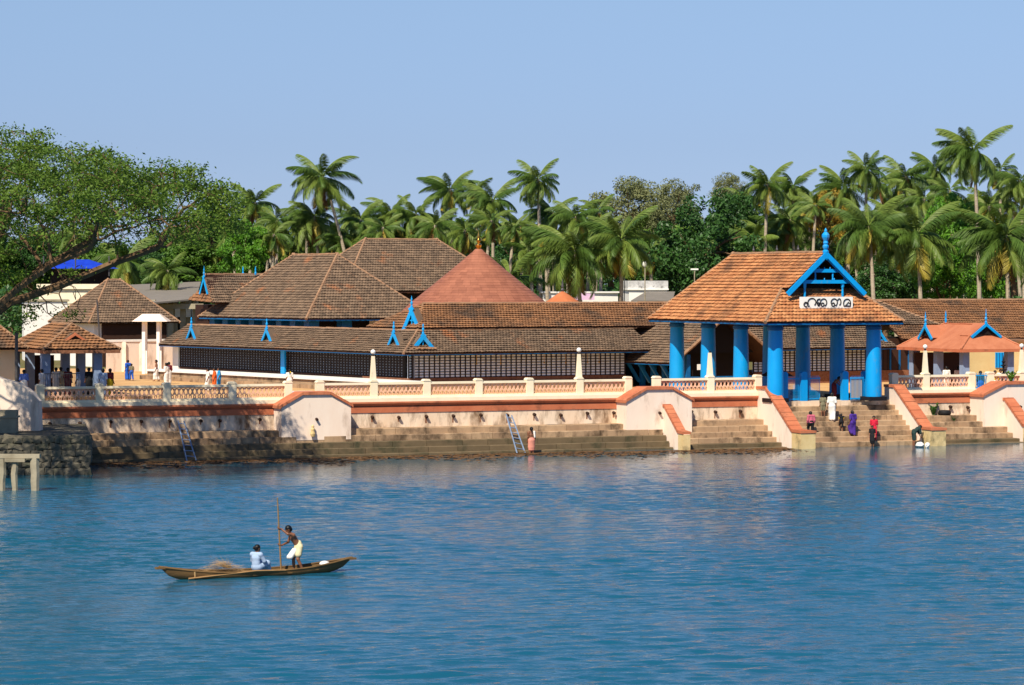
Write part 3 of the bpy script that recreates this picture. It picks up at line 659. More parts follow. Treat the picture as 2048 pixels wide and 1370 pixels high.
def wing_roof(th_, s0, s1, mt1, mt2, seed, hipL=False, ext=0):
    e0, e1 = T(s0, -1.15, EAVE), T(s1, -1.15, EAVE); b0, b1 = T(s0 + (2.75 if hipL else 0), 1.6, BRK), T(s1, 1.6, BRK)
    c0, c1 = T(s0 + (2.75 if hipL else 0), 1.5, BRK + .14), T(s1 + ext, 1.5, BRK + .14); d0, d1 = T(s0 + (5.2 if hipL else 0), 4.9, RDG), T(s1 + ext, 4.9, RDG)
    k0, k1 = T(s0 + (4.6 if hipL else 0), 8.6, BRK - .2), T(s1 + ext, 8.6, BRK - .2)
    roof(th_, [(e0, e1, b1, b0)], mt1, [], seed, .24, .29); roof(th_, [(c0, c1, d1, d0), (k1, k0, d0, d1)], mt2, [[d0, d1]], seed + 1, .24, .29, .11)
    caps(th_, [b0 + UP * .06, b1 + UP * .06], .08)
    MB().obox(e0 - UP * .13 + MV * .06, e1 - e0, MV * .07, UP * .11).build('eave_fascia', 'blue_dark', th_)
    return e0, b0, d0
# corner: the left slope of the front wing is the hip end
e0, b0, d0 = wing_roof(th, -1.25, FL + 1.5, 'tile_old', 'tile_mid', 5, True, 7.0)
gablet(th, T(1.75, 2.75, 8.5), V(-.6, -.8, 0), V(.8, -.6, 0), 2.3, 2.2, depth=.7, finial=.8, board=.26)
# hanging lamps strings
for i, px in enumerate((955, 1003, 1090, 1133, 1177, 1200)):
    s = s_at(px, -.6); m = MB(); m.tube([T(s, -.5, 5.4), T(s, -.5, 4.6)], .018, 4)
    m.lathe([(.01, -.1), (.06, -.05), (.04, 0)], T(s, -.5, 4.6), 6); m.build('hanging_chain', 'gold', th)
# left wing
LL = 33.4
th = thing('temple_side_wing', T(0, 15, GZ), 'long left corridor of the temple with dark lattice wall and weathered roof', 'temple wing')
NM = np.cross(MV, UP); NM = NM if NM[0] < 0 else -NM                               # outward normal of the left side
def TL(o_, m, z): return T(0, m, z) + NM * o_                                     # o_ > 0 is outside
MB().obox(TL(-.25, .3, GZ), MV * (LL - .3), -NM * 5, UP * (LZ0 - GZ)).build('plinth', 'terracotta_dark', th)
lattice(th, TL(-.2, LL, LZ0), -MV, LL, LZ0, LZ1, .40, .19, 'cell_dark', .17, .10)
MB().obox(TL(-.4, 0.6, LZ1), MV * LL, -NM * .3, UP * .25).build('wall_plate', 'wood', th)
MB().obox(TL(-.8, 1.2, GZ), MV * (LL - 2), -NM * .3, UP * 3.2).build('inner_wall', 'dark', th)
MB().obox(TL(.06, LL * .50, LZ0 - .1), MV * .55, NM * .14, UP * 1.7).build('blue_pilaster', 'blue', th)
MB().obox(TL(-.1, LL + .05, GZ), MV * .9, -NM * 5, UP * 2.9).build('end_wall', 'white', th)
e0l, e1l = TL(1.15, LL + 1.0, EAVE), T(-1.25, -1.15, EAVE); r0l, r1l = TL(-1.5, LL + 1.0, BRK), b0
roof(th, [(e0l, e1l, r1l, r0l), (TL(-4.6, 4, EAVE + .2), TL(-4.6, LL + 1, EAVE + .2), r0l, r1l)], 'tile_old', [[r0l, r1l], [e1l, b0, d0]], 8, .24, .29, .10)
# hip end of the upper front roof facing left
roof(th, [(T(1.5, 8.4, BRK + .14), b0 + UP * .14, d0, d0)], 'tile_mid', [], 12, .24, .29)
dd = (e1l - e0l) / np.linalg.norm(e1l - e0l)
MB().obox(e0l - UP * .13 - NM * .06, e1l - e0l, -NM * .07, UP * .11).build('eave_fascia', 'blue_dark', th)
for mm, hh in ((30.5, 1.0), (19.0, 1.0), (1.6, 1.0)):
    gablet(th, TL(.35, mm, 6.85), NM, MV, 1.6, 1.05, depth=.55, finial=.4, posts=False, board=.2)
gablet(FW, T(.75, -.35, 6.7), -MV * .5 + SV * .86 - SV - MV * .3 if False else -NV, DV, 2.1, 1.25, depth=.5, finial=.45, board=.26)
m = MB()
for i in range(26):
    p = T(-.5 + random.uniform(0, 1.9), -.75 + random.uniform(-.2, .15), 5.66 + random.uniform(0, .1)); m.cbox(p, .2, .16, .1)
m.build('broken_tiles', 'tile_cap', FW, kind='stuff')
# platform kerb around the left wing
th = thing('temple_platform', TL(2.2, 14, GZ), 'stepped platform with white edge along the dark lattice wall', 'platform')
MB().obox(TL(2.6, -2, GZ), MV * (LL + 2), -NM * 2.5, UP * .62).build('platform_body', 'stone', th)
MB().obox(TL(2.75, -2, GZ + .62), MV * (LL + 2), -NM * 2.6, UP * .14).build('white_edge', 'white', th)
MB().obox(TL(3.3, -2, GZ), MV * (LL + 2), -NM * .65, UP * .3).build('lower_step', 'stone', th)

# right part of the front wing behind the entrance pavilion and beyond
s2 = s_at(1535, 0); s3 = s2 + 42
th = thing('temple_right_wing', T(s2 + 12, 0, GZ), 'long tiled corridor behind the entrance columns with pale lattice, running off right', 'temple wing')
MB().obox(T(s2 - 1, .25, GZ), SV * 44, MV * 6, UP * (LZ0 - GZ)).build('plinth', 'terracotta_dark', th)
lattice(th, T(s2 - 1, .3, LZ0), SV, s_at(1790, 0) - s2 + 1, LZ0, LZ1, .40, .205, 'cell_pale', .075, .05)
MB().obox(T(s2, .6, LZ1 - .2), SV * 42, MV * .3, UP * .6).build('wall_plate', 'wood', th)
MB().obox(T(s2, .9, GZ), SV * 42, MV * .3, UP * 3.4).build('inner_wall', 'dark', th)
se = s_at(1797, -1.15)
e0, e1 = T(s2 - 3, -1.15, EAVE), T(se, -1.15, EAVE); b0r, b1r = T(s2 - 3, 1.6, BRK), T(se - .3, 1.6, BRK)
roof(th, [(e0, e1, b1r, b0r)], 'tile_old', [], 15, .24, .29)
roof(th, [(T(s2 - 3, 1.5, BRK + .1), T(se + 6, 1.5, BRK + .1), T(se + 3.2, 4.9, RDG), T(s2 - 3, 4.9, RDG))], 'tile_old', [[T(se + 6, 1.5, BRK + .1), T(se + 3.2, 4.9, RDG)]], 16, .24, .29)
roof(th, [(T(se + 1, -.4, 5.9), T(s3 + 6, -.4, 5.9), T(s3 + 6, 5.2, RDG + .1), T(se + 2, 5.2, RDG + .1)), (T(s3, 10, 6.5), T(s2, 10, 6.5), T(s2 - 3, 4.95, RDG), T(s3, 5.25, RDG + .1))], 'tile_mid', [[T(s2 - 3, 4.9, RDG), T(se + 2, 5.2, RDG + .1), T(s3 + 6, 5.2, RDG + .1)]], 17, .24, .29)
gablet(th, T(se - 1.1, -.35, 6.7), -NV, DV, 1.5, 1.0, depth=1.2, finial=0, board=.2)
MB().obox(e0 - UP * .13 + MV * .06, e1 - e0, MV * .07, UP * .11).build('eave_fascia', 'blue_dark', th)
m = MB(); m.obox(T(se - 1, .3, GZ), SV * 8, MV * .3, UP * 2.6); m.build('dark_wall', 'wood', th)
for i in range(9): MB().obox(T(se - .5 + i * .85, .22, GZ + .9), SV * .12, MV * .1, UP * 1.6).build('window_bar', 'blue_dark', th)

# entrance hall (gabled porch) in front of the temple front, behind the pavilion
hs, hc, hr, m0, m1 = 17.4, 22.0, 26.6, -5.2, 4.0; hz0, hz1 = 4.5, 8.0
th = thing('entrance_hall', T(hc, m0, GZ), 'low gabled hall with blue struts between temple front and blue columns', 'hall')
E0, E1 = T(hs, m1, hz0), T(hs, m0, hz0); Q0, Q1 = T(hc, m1, hz1), T(hc, m0, hz1); G0, G1 = T(hr, m0, hz0), T(hr, m1, hz0)
roof(th, [(E0, E1, Q1, Q0), (G0, G1, Q0, Q1)], 'tile_old', [[Q0, Q1], [E1, Q1], [G0, Q1]], 19, .24, .29)
MB().prism([T(hs + 1.6, m0 + 1.2, hz0 + .7), T(hr - 1.6, m0 + 1.2, hz0 + .7), T(hc, m0 + 1.2, hz1 - .35)], MV * .1).build('gable_infill', 'dark', th)  # near-black panel stands for the shaded interior of the open gable end
MB().obox(T(hs + 1.8, m0 + 2.2, GZ), SV * (hr - hs - 3.6), MV * .2, UP * 2.9).build('interior_shade', 'dark', th)  # near-black sheet painted as the hall's interior shade
MB().obox(E1 - UP * .12 + SV * .05, E0 - E1, SV * .08, UP * .1).build('eave_fascia', 'blue_dark', th)
for k in range(5):
    m_ = m0 + .5 + k * 1.3
    m = MB(); a = T(hs + .2, m_, hz0 - .02); b = T(hs + 1.2, m_, GZ + .3); m.obox(a, b - a, MV * .16, SV * .26); m.build('strut', 'blue_dark', th)
    MB().obox(T(hs + 1.4, m_ - .1, GZ), SV * .3, MV * .3, UP * 2.4).build('pillar', 'blue_dark', th)
MB().obox(T(hs + 1.9, m0 + .6, GZ), MV * 8, SV * .15, UP * 2.2).build('side_shade', 'dark', th)  # added near-black sheet: shade below the eave put into colour
MB().obox(T(hs + 1.2, m0 + .2, GZ + .75), SV * 7, MV * .1, UP * .1).build('blue_rail', 'blue_dark', th)
MB().cbox(T(hs + 2.2, m0 - .1, 4.25), .6, .04, .4, (SV, MV)).build('notice_plate', 'white', th)

# ------------------------------------------------------------------ inner halls and sanctum
def hip(th_, a, u, v, Lu, Lv, ez, rz, inset, mt, seed, along='u', fas='blue_dark'):
    """hip roof: corner a, axes u, v; ridge along u or v"""
    a = np.array(a, float); P = lambda x, y, z: V(a[0], a[1], 0) + u * x + v * y + UP * z
    A, B, C2, D2 = P(0, 0, ez), P(Lu, 0, ez), P(Lu, Lv, ez), P(0, Lv, ez)
    if along == 'u':
        r0, r1 = P(inset, Lv / 2, rz), P(Lu - inset, Lv / 2, rz); sl = [(A, B, r1, r0), (B, C2, r1, r1), (C2, D2, r0, r1), (D2, A, r0, r0)]
        hp = [[A, r0], [B, r1], [C2, r1], [D2, r0], [r0, r1]]
    else:
        r0, r1 = P(Lu / 2, inset, rz), P(Lu / 2, Lv - inset, rz); sl = [(A, B, r0, r0), (B, C2, r1, r0), (C2, D2, r1, r1), (D2, A, r0, r1)]
        hp = [[A, r0], [B, r0], [C2, r1], [D2, r1], [r0, r1]]
    roof(th_, sl, mt, hp, seed, .25, .31)
    for p, q in ((A, B), (D2, A)):
        d = (q - p) / np.linalg.norm(q - p); inn = V(-d[1], d[0], 0)
        if fas: MB().obox(p - UP * .17 + inn * .06 + d * .06, q - p - d * .12, inn * .08, UP * .14).build('eave_fascia', fas, th_)
    return P
nc = at(612, 638, 7.3); th = thing('inner_hall', V(nc[0], nc[1] + 6, GZ), 'large weathered hip-roofed hall with blue pillars behind the dark corridor', 'temple hall')
P = hip(th, nc, SV, MV, 11.6, 17.6, 7.3, 12.5, 5.3, 'tile_old', 21, 'v')
for k in range(8):
    MB().obox(P(.8, .9 + k * 2.2, GZ), SV * .85, MV * .85, UP * 4.5).build('pillar', 'blue_dark', th)
for k in range(1, 4): MB().obox(P(.8 + k * 2.9, .9, GZ), SV * .85, MV * .85, UP * 4.5).build('pillar', 'white' if k > 1 else 'blue_dark', th)
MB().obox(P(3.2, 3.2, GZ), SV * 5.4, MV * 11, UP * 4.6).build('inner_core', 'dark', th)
p2 = V(-14.7, 262.0, 9.42); th = thing('upper_hall', p2 + V(6, 3, GZ - 9.42), 'tall hip-roofed hall with the highest ridge, behind the copper cone', 'temple hall')
P = hip(th, p2, SV, MV, 17.4, 10.3, 9.42, 14.05, 5.1, 'tile_old', 23, 'u', 'terracotta_dark')
MB().obox(P(1, 1, GZ), SV * 15.5, MV * 7.4, UP * 6.9).build('hall_wall', 'wood', th)
for k in range(5): MB().obox(P(9 + k * 1.6, .9, 8.6), SV * .9, MV * .1, UP * .6).build('window', 'blue_dark', th)
# far small gabled hall at left of the inner hall
pp = atY(418, 605, 252); th = thing('rear_hall', V(pp[0], pp[1], GZ), 'small tiled hall with blue end gable and ridge finials, left of the big hall', 'temple hall')
a, b = atY(411, 549, 252), atY(540, 549, 258); e1, e2 = atY(372, 606, 250), atY(520, 640, 256)
roof(th, [(atY(425, 606, 249.5), atY(560, 606, 255), b, a)], 'tile_old', [[a, b]], 27, .25, .31)
roof(th, [(atY(376, 600, 256), atY(425, 605, 249.5), atY(424, 578, 251.5), atY(402, 578, 253.5))], 'tile_mid', [], 28, .25, .31)
MB().obox(atY(416, 612, 254) - UP * 5, V(9, 2, 0), V(-1.5, 4, 0), UP * 5.1).build('hall_wall', 'wood', th)
gablet(th, atY(408, 553, 251.6), V(-.7, -.71, 0), V(.71, -.7, 0), 1.0, 1.25, depth=.9, finial=.9, posts=False, board=.14)
for px in (486, 511):
    m = MB(); m.lathe([(.06, 0), (.1, .15), (.05, .3), (.07, .45), (.015, .75)], atY(px, 550, 256), 7); m.build('ridge_finial', 'blue', th)
# sanctum with conical copper roof
CY = 236.0; cx = (957 - 1024) * CY / FPX
th = thing('sanctum', V(cx, CY, GZ), 'round sanctum with conical copper-sheeted roof and golden finial', 'sanctum')
k = CY / FPX
prof = [(6.4, 7.6)] + [(hwp * k / 3.413, CH + (HZ - (450 + yz / 3.413)) * k) for hwp, yz in ((452, 520), (424, 500), (364, 450), (300, 400), (240, 350), (178, 300), (119, 250), (64, 203), (30, 176), (22, 166))]
seg = 72
for i in range(len(prof) - 1):
    pass
m = MB(); rows = []
rz = [p[1] for p in prof]; rr_ = [p[0] for p in prof]; nrow = 26
zs = np.linspace(rz[0], rz[-1], nrow + 1)
for i in range(nrow):                                         # lapped copper sheets
    za, zb = zs[i], zs[i + 1] + .03; ra, rb_ = np.interp(za, rz, rr_) + .035, np.interp(min(zb, rz[-1]), rz, rr_)
    ns = max(10, int(2 * math.pi * ra / .62)); o_ = (i % 2) * math.pi / ns
    for j in range(ns):
        a0, a1 = o_ + 2 * math.pi * j / ns, o_ + 2 * math.pi * (j + 1) / ns - .002
        c = V(cx, CY, 0); f = lambda r_, a_, z_: c + V(r_ * math.cos(a_), r_ * math.sin(a_), z_)
        am = (a0 + a1) / 2
        m.add([f(ra, a0, za), f(ra, am, za), f(ra, a1, za), f(rb_, a1, zb), f(rb_, am, zb), f(rb_, a0, zb), f(ra - .05, a0, za), f(ra - .05, am, za), f(ra - .05, a1, za)], [(0, 1, 4, 5), (1, 2, 3, 4), (6, 7, 1, 0), (7, 8, 2, 1)], random.random())
m.build('copper_sheets', 'copper', th, kind='stuff')
m = MB(); m.lathe([(4.8, GZ), (4.8, 8.0), (.5, 8.1)], V(cx, CY, 0), 40); m.build('sanctum_wall', 'wood', th)
zt = prof[-1][1]
m = MB(); m.lathe([(.30, zt - .1), (.26, zt + .02), (.14, zt + .08), (.22, zt + .2), (.27, zt + .33), (.18, zt + .47), (.08, zt + .52), (.15, zt + .62), (.16, zt + .7), (.08, zt + .8), (.06, zt + .9), (.10, zt + 1.0), (.08, zt + 1.12), (.03, zt + 1.3), (.01, zt + 1.5)], V(cx, CY, 0), 14); m.build('golden_finial', 'gold', th, True)
Y_ = 245.; th = thing('small_shrine', V((1125 - 1024) * Y_ / FPX, Y_, GZ), 'small shrine with orange conical roof right of the copper cone', 'shrine')
c = V((1125 - 1024) * Y_ / FPX, Y_, 0); m = MB(); m.lathe([(2.2, 8.0), (1.25, 8.7), (.6, 9.15), (.12, 9.46)], c, 20); m.build('cone_roof', 'copper_orange', th)
m = MB(); m.lathe([(1.5, GZ), (1.5, 8.3)], c, 16); m.build('shrine_wall', 'wood', th)
m = MB(); m.lathe([(.1, 9.4), (.16, 9.6), (.08, 9.75), (.12, 9.85), (.01, 10.5)], c, 8); m.build('finial', 'iron', th)
# ------------------------------------------------------------------ orange-roofed pavilion at the right
th = thing('orange_pavilion', W(48.4, 11, GZ), 'low pavilion with smooth orange roof and two blue gablets at the right', 'pavilion')
t0, t1, n0, n1, ez, rz = 45.9, 51.0, 6.6, 15.4, 5.7, 7.35
A, B, C2, D2 = W(t0, n0, ez), W(t1, n0, ez), W(t1, n1, ez), W(t0, n1, ez); r0, r1 = W(48.45, n0 + 2.2, rz), W(48.45, n1 - 2.2, rz)
m = MB()
for q in ((A, B, r0), (B, C2, r1, r0), (C2, D2, r1), (D2, A, r0, r1)):
    q = [np.array(p) for p in q]; n = np.cross(q[1] - q[0], q[2] - q[0]); n /= np.linalg.norm(n); m.prism(q, -n * .1, .5)
m.build('roof', 'orange_roof', th)
for p, q in ((A, B), (D2, A), (B, C2)):
    d = (q - p) / np.linalg.norm(q - p); inn = V(-d[1], d[0], 0); MB().obox(p - UP * .2 + d * .02 - inn * .02, q - p - d * .04, inn * .1, UP * .19).build('eave_band', 'terracotta', th)
for q in ([A, r0], [B, r0], [D2, r1], [r0, r1]): caps(th, [x + UP * .02 for x in q], .07, 'hip_cap', 'orange_roof')
gablet(th, W(48.45, n0 + 1.0, rz + .12), -NV, DV, 2.1, .78, depth=1.4, finial=.95, posts=False, board=.18, rmat='orange_roof')
gablet(th, W(t0 + .7, 12.6, rz - .05), -DV, NV, 1.7, .8, depth=1.4, finial=.9, posts=False, board=.18, rmat='orange_roof')
m = MB(); m.lathe([(.06, 0), (.09, .2), (.05, .35), (.07, .5), (.015, .85)], W(48.45, n1 - 2.4, rz + .05), 7); m.build('ridge_finial', 'blue', th)
for tt, nn in ((46.7, 7.5), (50.2, 7.5), (46.7, 11.0), (46.7, 14.4), (50.2, 14.4)):
    MB().cbox(W(tt, nn, (GZ + ez) / 2), .5, .5, ez - GZ, (DV, NV)).build('column', 'grey_blue', th)
MB().obox(W(46.5, 13.9, GZ), DV * 3.9, NV * .2, UP * 2.6).build('back_wall', 'wood', th)
th = thing('yellow_house', W(54, 15, GZ), 'yellow wall with blue shuttered window behind the orange-roofed pavilion', 'house')
MB().obox(W(51.2, 16.4, GZ), DV * 8, NV * 5, UP * 3.2).build('house_wall', 'yellow_wall', th)
tw_ = t_at(2005, 16.3); w = MB().obox(W(tw_ - .55, 16.33, 4.1), DV * 1.1, NV * .1, UP * 1.1).build('window', 'blue', th)
for i in range(5): MB().obox(W(tw_ - .5 + i * .23, 16.29, 4.12), DV * .05, NV * .04, UP * 1.06).build('window_bar', 'blue_dark', w)
MB().obox(W(50.9, 16.0, GZ + 3.2), DV * 8.4, NV * 5.6, UP * .15).build('roof_slab', 'tile_mid', th)
th = thing('oil_lamp_tower', W(t_at(2007, 5), 5, GZ), 'black tiered oil-lamp tower beside the right-hand balustrade', 'lamp tower')
c = W(t_at(2007, 5), 5, GZ); m = MB(); m.lathe([(.3, 0), (.3, .3), (.08, .4), (.06, 2.2), (.01, 2.6)], c, 10); m.build('stem', 'black_paint', th)
for i, (z_, r_) in enumerate(((.9, .34), (1.25, .3), (1.6, .26), (1.9, .2), (2.15, .14))):
    m = MB(); m.lathe([(.05, z_ - .06), (r_, z_), (r_, z_ + .05), (.05, z_ + .03)], c, 12); m.build('lamp_dish', 'black_paint', th)
th = thing('garden_gate', W(t_at(1963, .2), .2, GZ), 'low blue barred gate in the right-hand balustrade gap', 'gate')
for i in range(9): m = MB(); p = W(t_at(1946, .2) + .12 + i * .14, .2, GZ + .4); m.tube([p, p + UP * 1.2], .016, 5); m.build('bar', 'blue', th)
for z_ in (.6, 1.4): MB().obox(W(t_at(1946, .2) + .05, .17, GZ + z_), DV * 1.25, NV * .05, UP * .06).build('rail', 'blue', th)

# ------------------------------------------------------------------ left-hand buildings
n_ = 5.0; ta, tb = t_at(86, n_), t_at(241, n_)
MB().obox(W(ta - 3.0, 2.4, GZ - .3), DV * (tb - ta + 4.2), NV * 13, UP * 1.1).build('pavilion_floor', 'sand'); bpy.data.objects['pavilion_floor']['kind'] = 'structure'
PFZ = GZ + .8
th = thing('corner_pavilion', W((ta + tb) / 2, 9, GZ), 'tree-shaded tiled pavilion with orange gablet full of people at the left', 'pavilion')
ez, rz = 6.25, 7.75; A, B, C2, D2 = W(ta, n_, ez), W(tb, n_, ez), W(tb, n_ + 10, ez), W(ta, n_ + 10, ez); tc = (ta + tb) / 2
r0, r1 = W(tc, n_ + 2.6, rz), W(tc, n_ + 7.4, rz)
roof(th, [(A, B, r0, r0), (B, C2, r1, r0), (C2, D2, r1, r1), (D2, A, r0, r1)], 'tile_mid', [[A, r0], [B, r0], [D2, r1], [C2, r1], [r0, r1]], 41, .24, .3, .1)
for p, q in ((A, B), (D2, A), (B, C2)):
    d = (q - p) / np.linalg.norm(q - p); inn = V(-d[1], d[0], 0); MB().obox(p - UP * .22 + d * .02, q - p - d * .04, inn * .1, UP * .2).build('eave_band', 'terracotta_dark', th)
gablet(th, W(tc - .2, n_ + .9, 7.25), -NV, DV, 1.7, .55, mt='terracotta', depth=1.2, finial=0, posts=False, board=.14)
for tt in (ta + .35, tb - 1.2):
    for nn in (n_ + .9, n_ + 5, n_ + 9): MB().cbox(W(tt, nn, (GZ + ez) / 2), .5, .5, ez - GZ, (DV, NV)).build('column', 'grey_blue', th)
MB().obox(W(ta + 1.2, n_ + 9.0, GZ), DV * 1.6, NV * .2, UP * 3).build('back_wall', 'wood', th)
th = thing('shade_roof', W(ta - 3, 12, GZ), 'second tiled roof with cream wall behind the tree limb at the left edge', 'house')
A, B, C2, D2 = W(ta - 9, 7, 6.3), W(ta - .4, 7, 6.3), W(ta - .4, 15, 6.3), W(ta - 9, 15, 6.3); r0, r1 = W(ta - 6.5, 11, 8.9), W(ta - 3, 11, 8.9)
roof(th, [(A, B, r1, r0), (B, C2, r1, r1), (C2, D2, r0, r1), (D2, A, r0, r0)], 'tile_mid', [[A, r0], [B, r1], [r0, r1]], 43, .24, .3, .1)
MB().obox(W(ta - 8.5, 8.2, GZ), DV * 7.6, NV * 5.6, UP * 3.5).build('house_wall', 'cream', th)
def pyramid_house(name, near, u, v, Lu, Lv, ez, rz, label, wallmat, seed, mt='tile_mid', ins=None):
    th = thing(name, V(near[0], near[1], GZ), label, 'house')
    P = hip(th, near, u, v, Lu, Lv, ez, rz, ins or min(Lu, Lv) / 2 - .3, mt, seed, 'v' if Lv > Lu else 'u', None)
    MB().obox(P(.9, .9, GZ), u * (Lu - 1.8), v * (Lv - 1.8), UP * (ez - GZ + .25)).build('house_wall', wallmat, th)
    return th, P
nr = atY(178, 646, 264); Z_ = nr[2]
th, P = pyramid_house('hip_roofed_house', nr, SV * 1.0, MV, 8.6, 8.0, Z_, Z_ + 3.8, 'white house with brown hip roof behind the corner pavilion', 'white', 45, 'tile_old')
for y_ in (1.6, 3.4): w = MB().obox(P(.84, y_, GZ + 1.6), MV * .8, SV * .1, UP * 1.5).build('window', 'wood', th)
MB().obox(P(1.6, .6, GZ), SV * 6.0, MV * .3, UP * (Z_ - GZ - .1)).build('dark_porch', 'wood', th)
# long grey sheet roof on a concrete frame
th = thing('sheet_roofed_shed', atY(320, 650, 297), 'long grey sheet-roofed shed on a concrete frame behind the houses', 'shed')
a, b, c, d = atY(200, 572, 316), atY(402, 563, 321), atY(392, 597, 284), atY(292, 606, 280)
m = MB(); m.prism([d, c, b, a], V(0, 0, -.15)); m.build('sheet_roof', 'sheet', th)
for px, yy in ((336, 284), (360, 284.5), (385, 285), (300, 283), (345, 305), (372, 305)):
    p = atY(px, 612, yy); MB().obox(V(p[0], p[1], GZ), V(.5, 0, 0), V(0, .5, 0), UP * (p[2] + .6 - GZ)).build('frame_post', 'concrete', th)
MB().obox(atY(296, 618, 283.5), V(5.2, .3, 0), V(0, .4, 0), UP * .5).build('frame_beam', 'concrete', th)
for px in (350, 366, 382): MB().obox(atY(px, 634, 304), V(.9, 0, 0), V(0, .2, 0), UP * 1.0).build('wall_panel', 'white', th)
MB().obox(V(atY(290, 600, 308)[0], 308, GZ), V(6, 0, 0), V(0, .3, 0), UP * 5).build('dark_wall', 'dark', th)
# cream terrace building with blue tarpaulin
th = thing('terrace_building', atY(140, 640, 300), 'cream flat-roofed building topped by a blue tarpaulin behind the tree', 'building')
p = atY(78, 578, 300); q = atY(222, 578, 300)
MB().obox(V(p[0], 300, GZ), V(q[0] - p[0], 0, 0), V(0, 9, 0), UP * (p[2] - GZ)).build('building_wall', 'cream', th)
MB().obox(V(p[0] - .2, 299.7, p[2]), V(q[0] - p[0] + .4, 0, 0), V(0, .3, 0), UP * .5).build('parapet', 'cream', th)
for px in (86, 150, 217): r = atY(px, 552, 300.4); MB().obox(V(r[0], 300.3, r[2]), V(.12, 0, 0), V(0, .12, 0), UP * 2.0).build('tarp_pole', 'iron', th)
m = MB(); l, rr0, tp_ = atY(84, 537, 300), atY(220, 537, 300), atY(148, 519, 303)
m.add([l, rr0, rr0 + V(0, 7, 0), l + V(0, 7, 0), tp_ + V(-1.5, 0, 0), tp_ + V(1.5, 0, 0)], [(0, 1, 5, 4), (1, 2, 5), (2, 3, 4, 5), (3, 0, 4)]); m.build('tarpaulin', 'tarp', th)
MB().obox(V(l[0] + .4, 303, l[2] - 2.0), V(6.0, 0, 0), V(0, .3, 0), UP * 1.9).build('tarp_shade', 'dark', th)  # solid near-black slab standing in for shade under the tarpaulin
th = thing('white_house', atY(80, 660, 286), 'plain white house half hidden behind the big tree limbs', 'house')
p = atY(48, 603, 286); MB().obox(V(p[0], 286, GZ), V(4.0, 1, 0), V(-1, 5, 0), UP * (p[2] - GZ)).build('house_wall', 'white', th)
MB().obox(V(p[0] - .2, 285.8, p[2]), V(4.4, 1.1, 0), V(-1, 5.4, 0), UP * .18).build('roof_slab', 'concrete', th)
# pink compound wall and white shrine canopy
th = thing('compound_wall', at(280, 743, GZ), 'pale pink compound wall at the back of the sandy courtyard', 'wall')
p, q = at(212, 744, GZ), at(352, 741, GZ)
MB().obox(p, q - p, V(0, .4, 0), UP * 2.5).build('wall_face', 'pink', th); MB().obox(p - V(.1, .1, -2.5), q - p + V(.2, 0, 0), V(0, .6, 0), UP * .18).build('coping', 'white', th)
for f in (.25, .5, .75): MB().obox(p + (q - p) * f - V(.2, .12, 0), V(.4, 0, 0), V(0, .12, 0), UP * 2.48).build('pilaster', 'pink', th)
th = thing('shrine_canopy', at(301, 747, GZ), 'small white canopy on tall slender pillars in front of the compound wall', 'canopy')
for px in (287, 316):
    for dy in (0, 1.3): p = at(px, 748, GZ); MB().obox(p + V(-.13, dy, 0), V(.26, 0, 0), V(0, .26, 0), UP * 4.3).build('pillar', 'white', th)
p = at(301, 748, GZ) + UP * 4.3; m = MB(); m.add([p + V(-1.45, -.7, 0), p + V(1.45, -.7, 0), p + V(1.45, 2.2, 0), p + V(-1.45, 2.2, 0), p + V(-.7, .2, .6), p + V(.7, .2, .6), p + V(.7, 1.3, .6), p + V(-.7, 1.3, .6)], [(3, 2, 1, 0), (0, 1, 5, 4), (1, 2, 6, 5), (2, 3, 7, 6), (3, 0, 4, 7), (4, 5, 6, 7)]); m.build('canopy_roof', 'pink', th)
# railing with bars near the left pavilion
th = thing('barrier_railing', W(t_at(125, 3), 3, PFZ), 'grey barred railing in front of the crowd in the corner pavilion', 'railing')
ra, rb_ = t_at(88, 3.2), t_at(160, 3.2)
for z_ in (.4, 1.35): MB().obox(W(ra, 3.2, PFZ + z_), DV * (rb_ - ra), NV * .04, UP * .05).build('rail', 'iron', th)
for i in range(22): m = MB(); p = W(ra + (rb_ - ra) * i / 21, 3.22, PFZ); m.tube([p, p + UP * 1.4], .014, 4); m.build('bar', 'iron', th)

# ------------------------------------------------------------------ white buildings and poles at the back
th = thing('long_white_wall', atY(1160, 600, 300), 'long low white building wall with a faded pink sign behind the temple', 'building')
p, q = atY(1086, 586, 300), atY(1236, 586, 302); MB().obox(V(p[0], p[1], GZ), q - p, V(0, 6, 0), UP * (p[2] - GZ)).build('building_wall', 'white', th)
MB().obox(V(p[0] - .2, p[1] - .2, p[2]), q - p + V(.4, 0, 0), V(0, 6.4, 0), UP * .15).build('roof_slab', 'white', th)
mat('faded_sign', lin((226, 186, 208)), lin((206, 170, 206)), .8, 3)
a = atY(1147, 600, 299.8); MB().obox(a, V(2.1, .03, 0), V(0, .08, 0), UP * .65).build('faded_sign', 'faded_sign', th)
th = thing('white_block', atY(1297, 600, 290), 'small white flat-roofed building with mildewed parapet left of the pavilion roof', 'building')
p = atY(1258, 580, 290); MB().obox(V(p[0], 290, GZ), V(3.7, .5, 0), V(-.5, 5, 0), UP * (p[2] - GZ)).build('building_wall', 'white', th)
MB().obox(V(p[0] - .15, 289.8, p[2]), V(4.0, .5, 0), V(-.5, 5.4, 0), UP * .15).build('roof_slab', 'white', th)
mat('mildew', lin((226, 224, 220)), lin((150, 148, 146)), .9, 1.2, 1, c3=lin((90, 88, 86)), c3lo=.55, c3hi=.7, c3scale=1.5)
MB().obox(V(p[0] - .1, 289.9, p[2] + .15), V(3.9, .5, 0), V(-.5, 5, 0), UP * .75).build('parapet', 'mildew', th)
a, b, c, d = atY(1262, 601, 280), atY(1345, 601, 281), atY(1350, 583, 290), atY(1292, 583, 290)
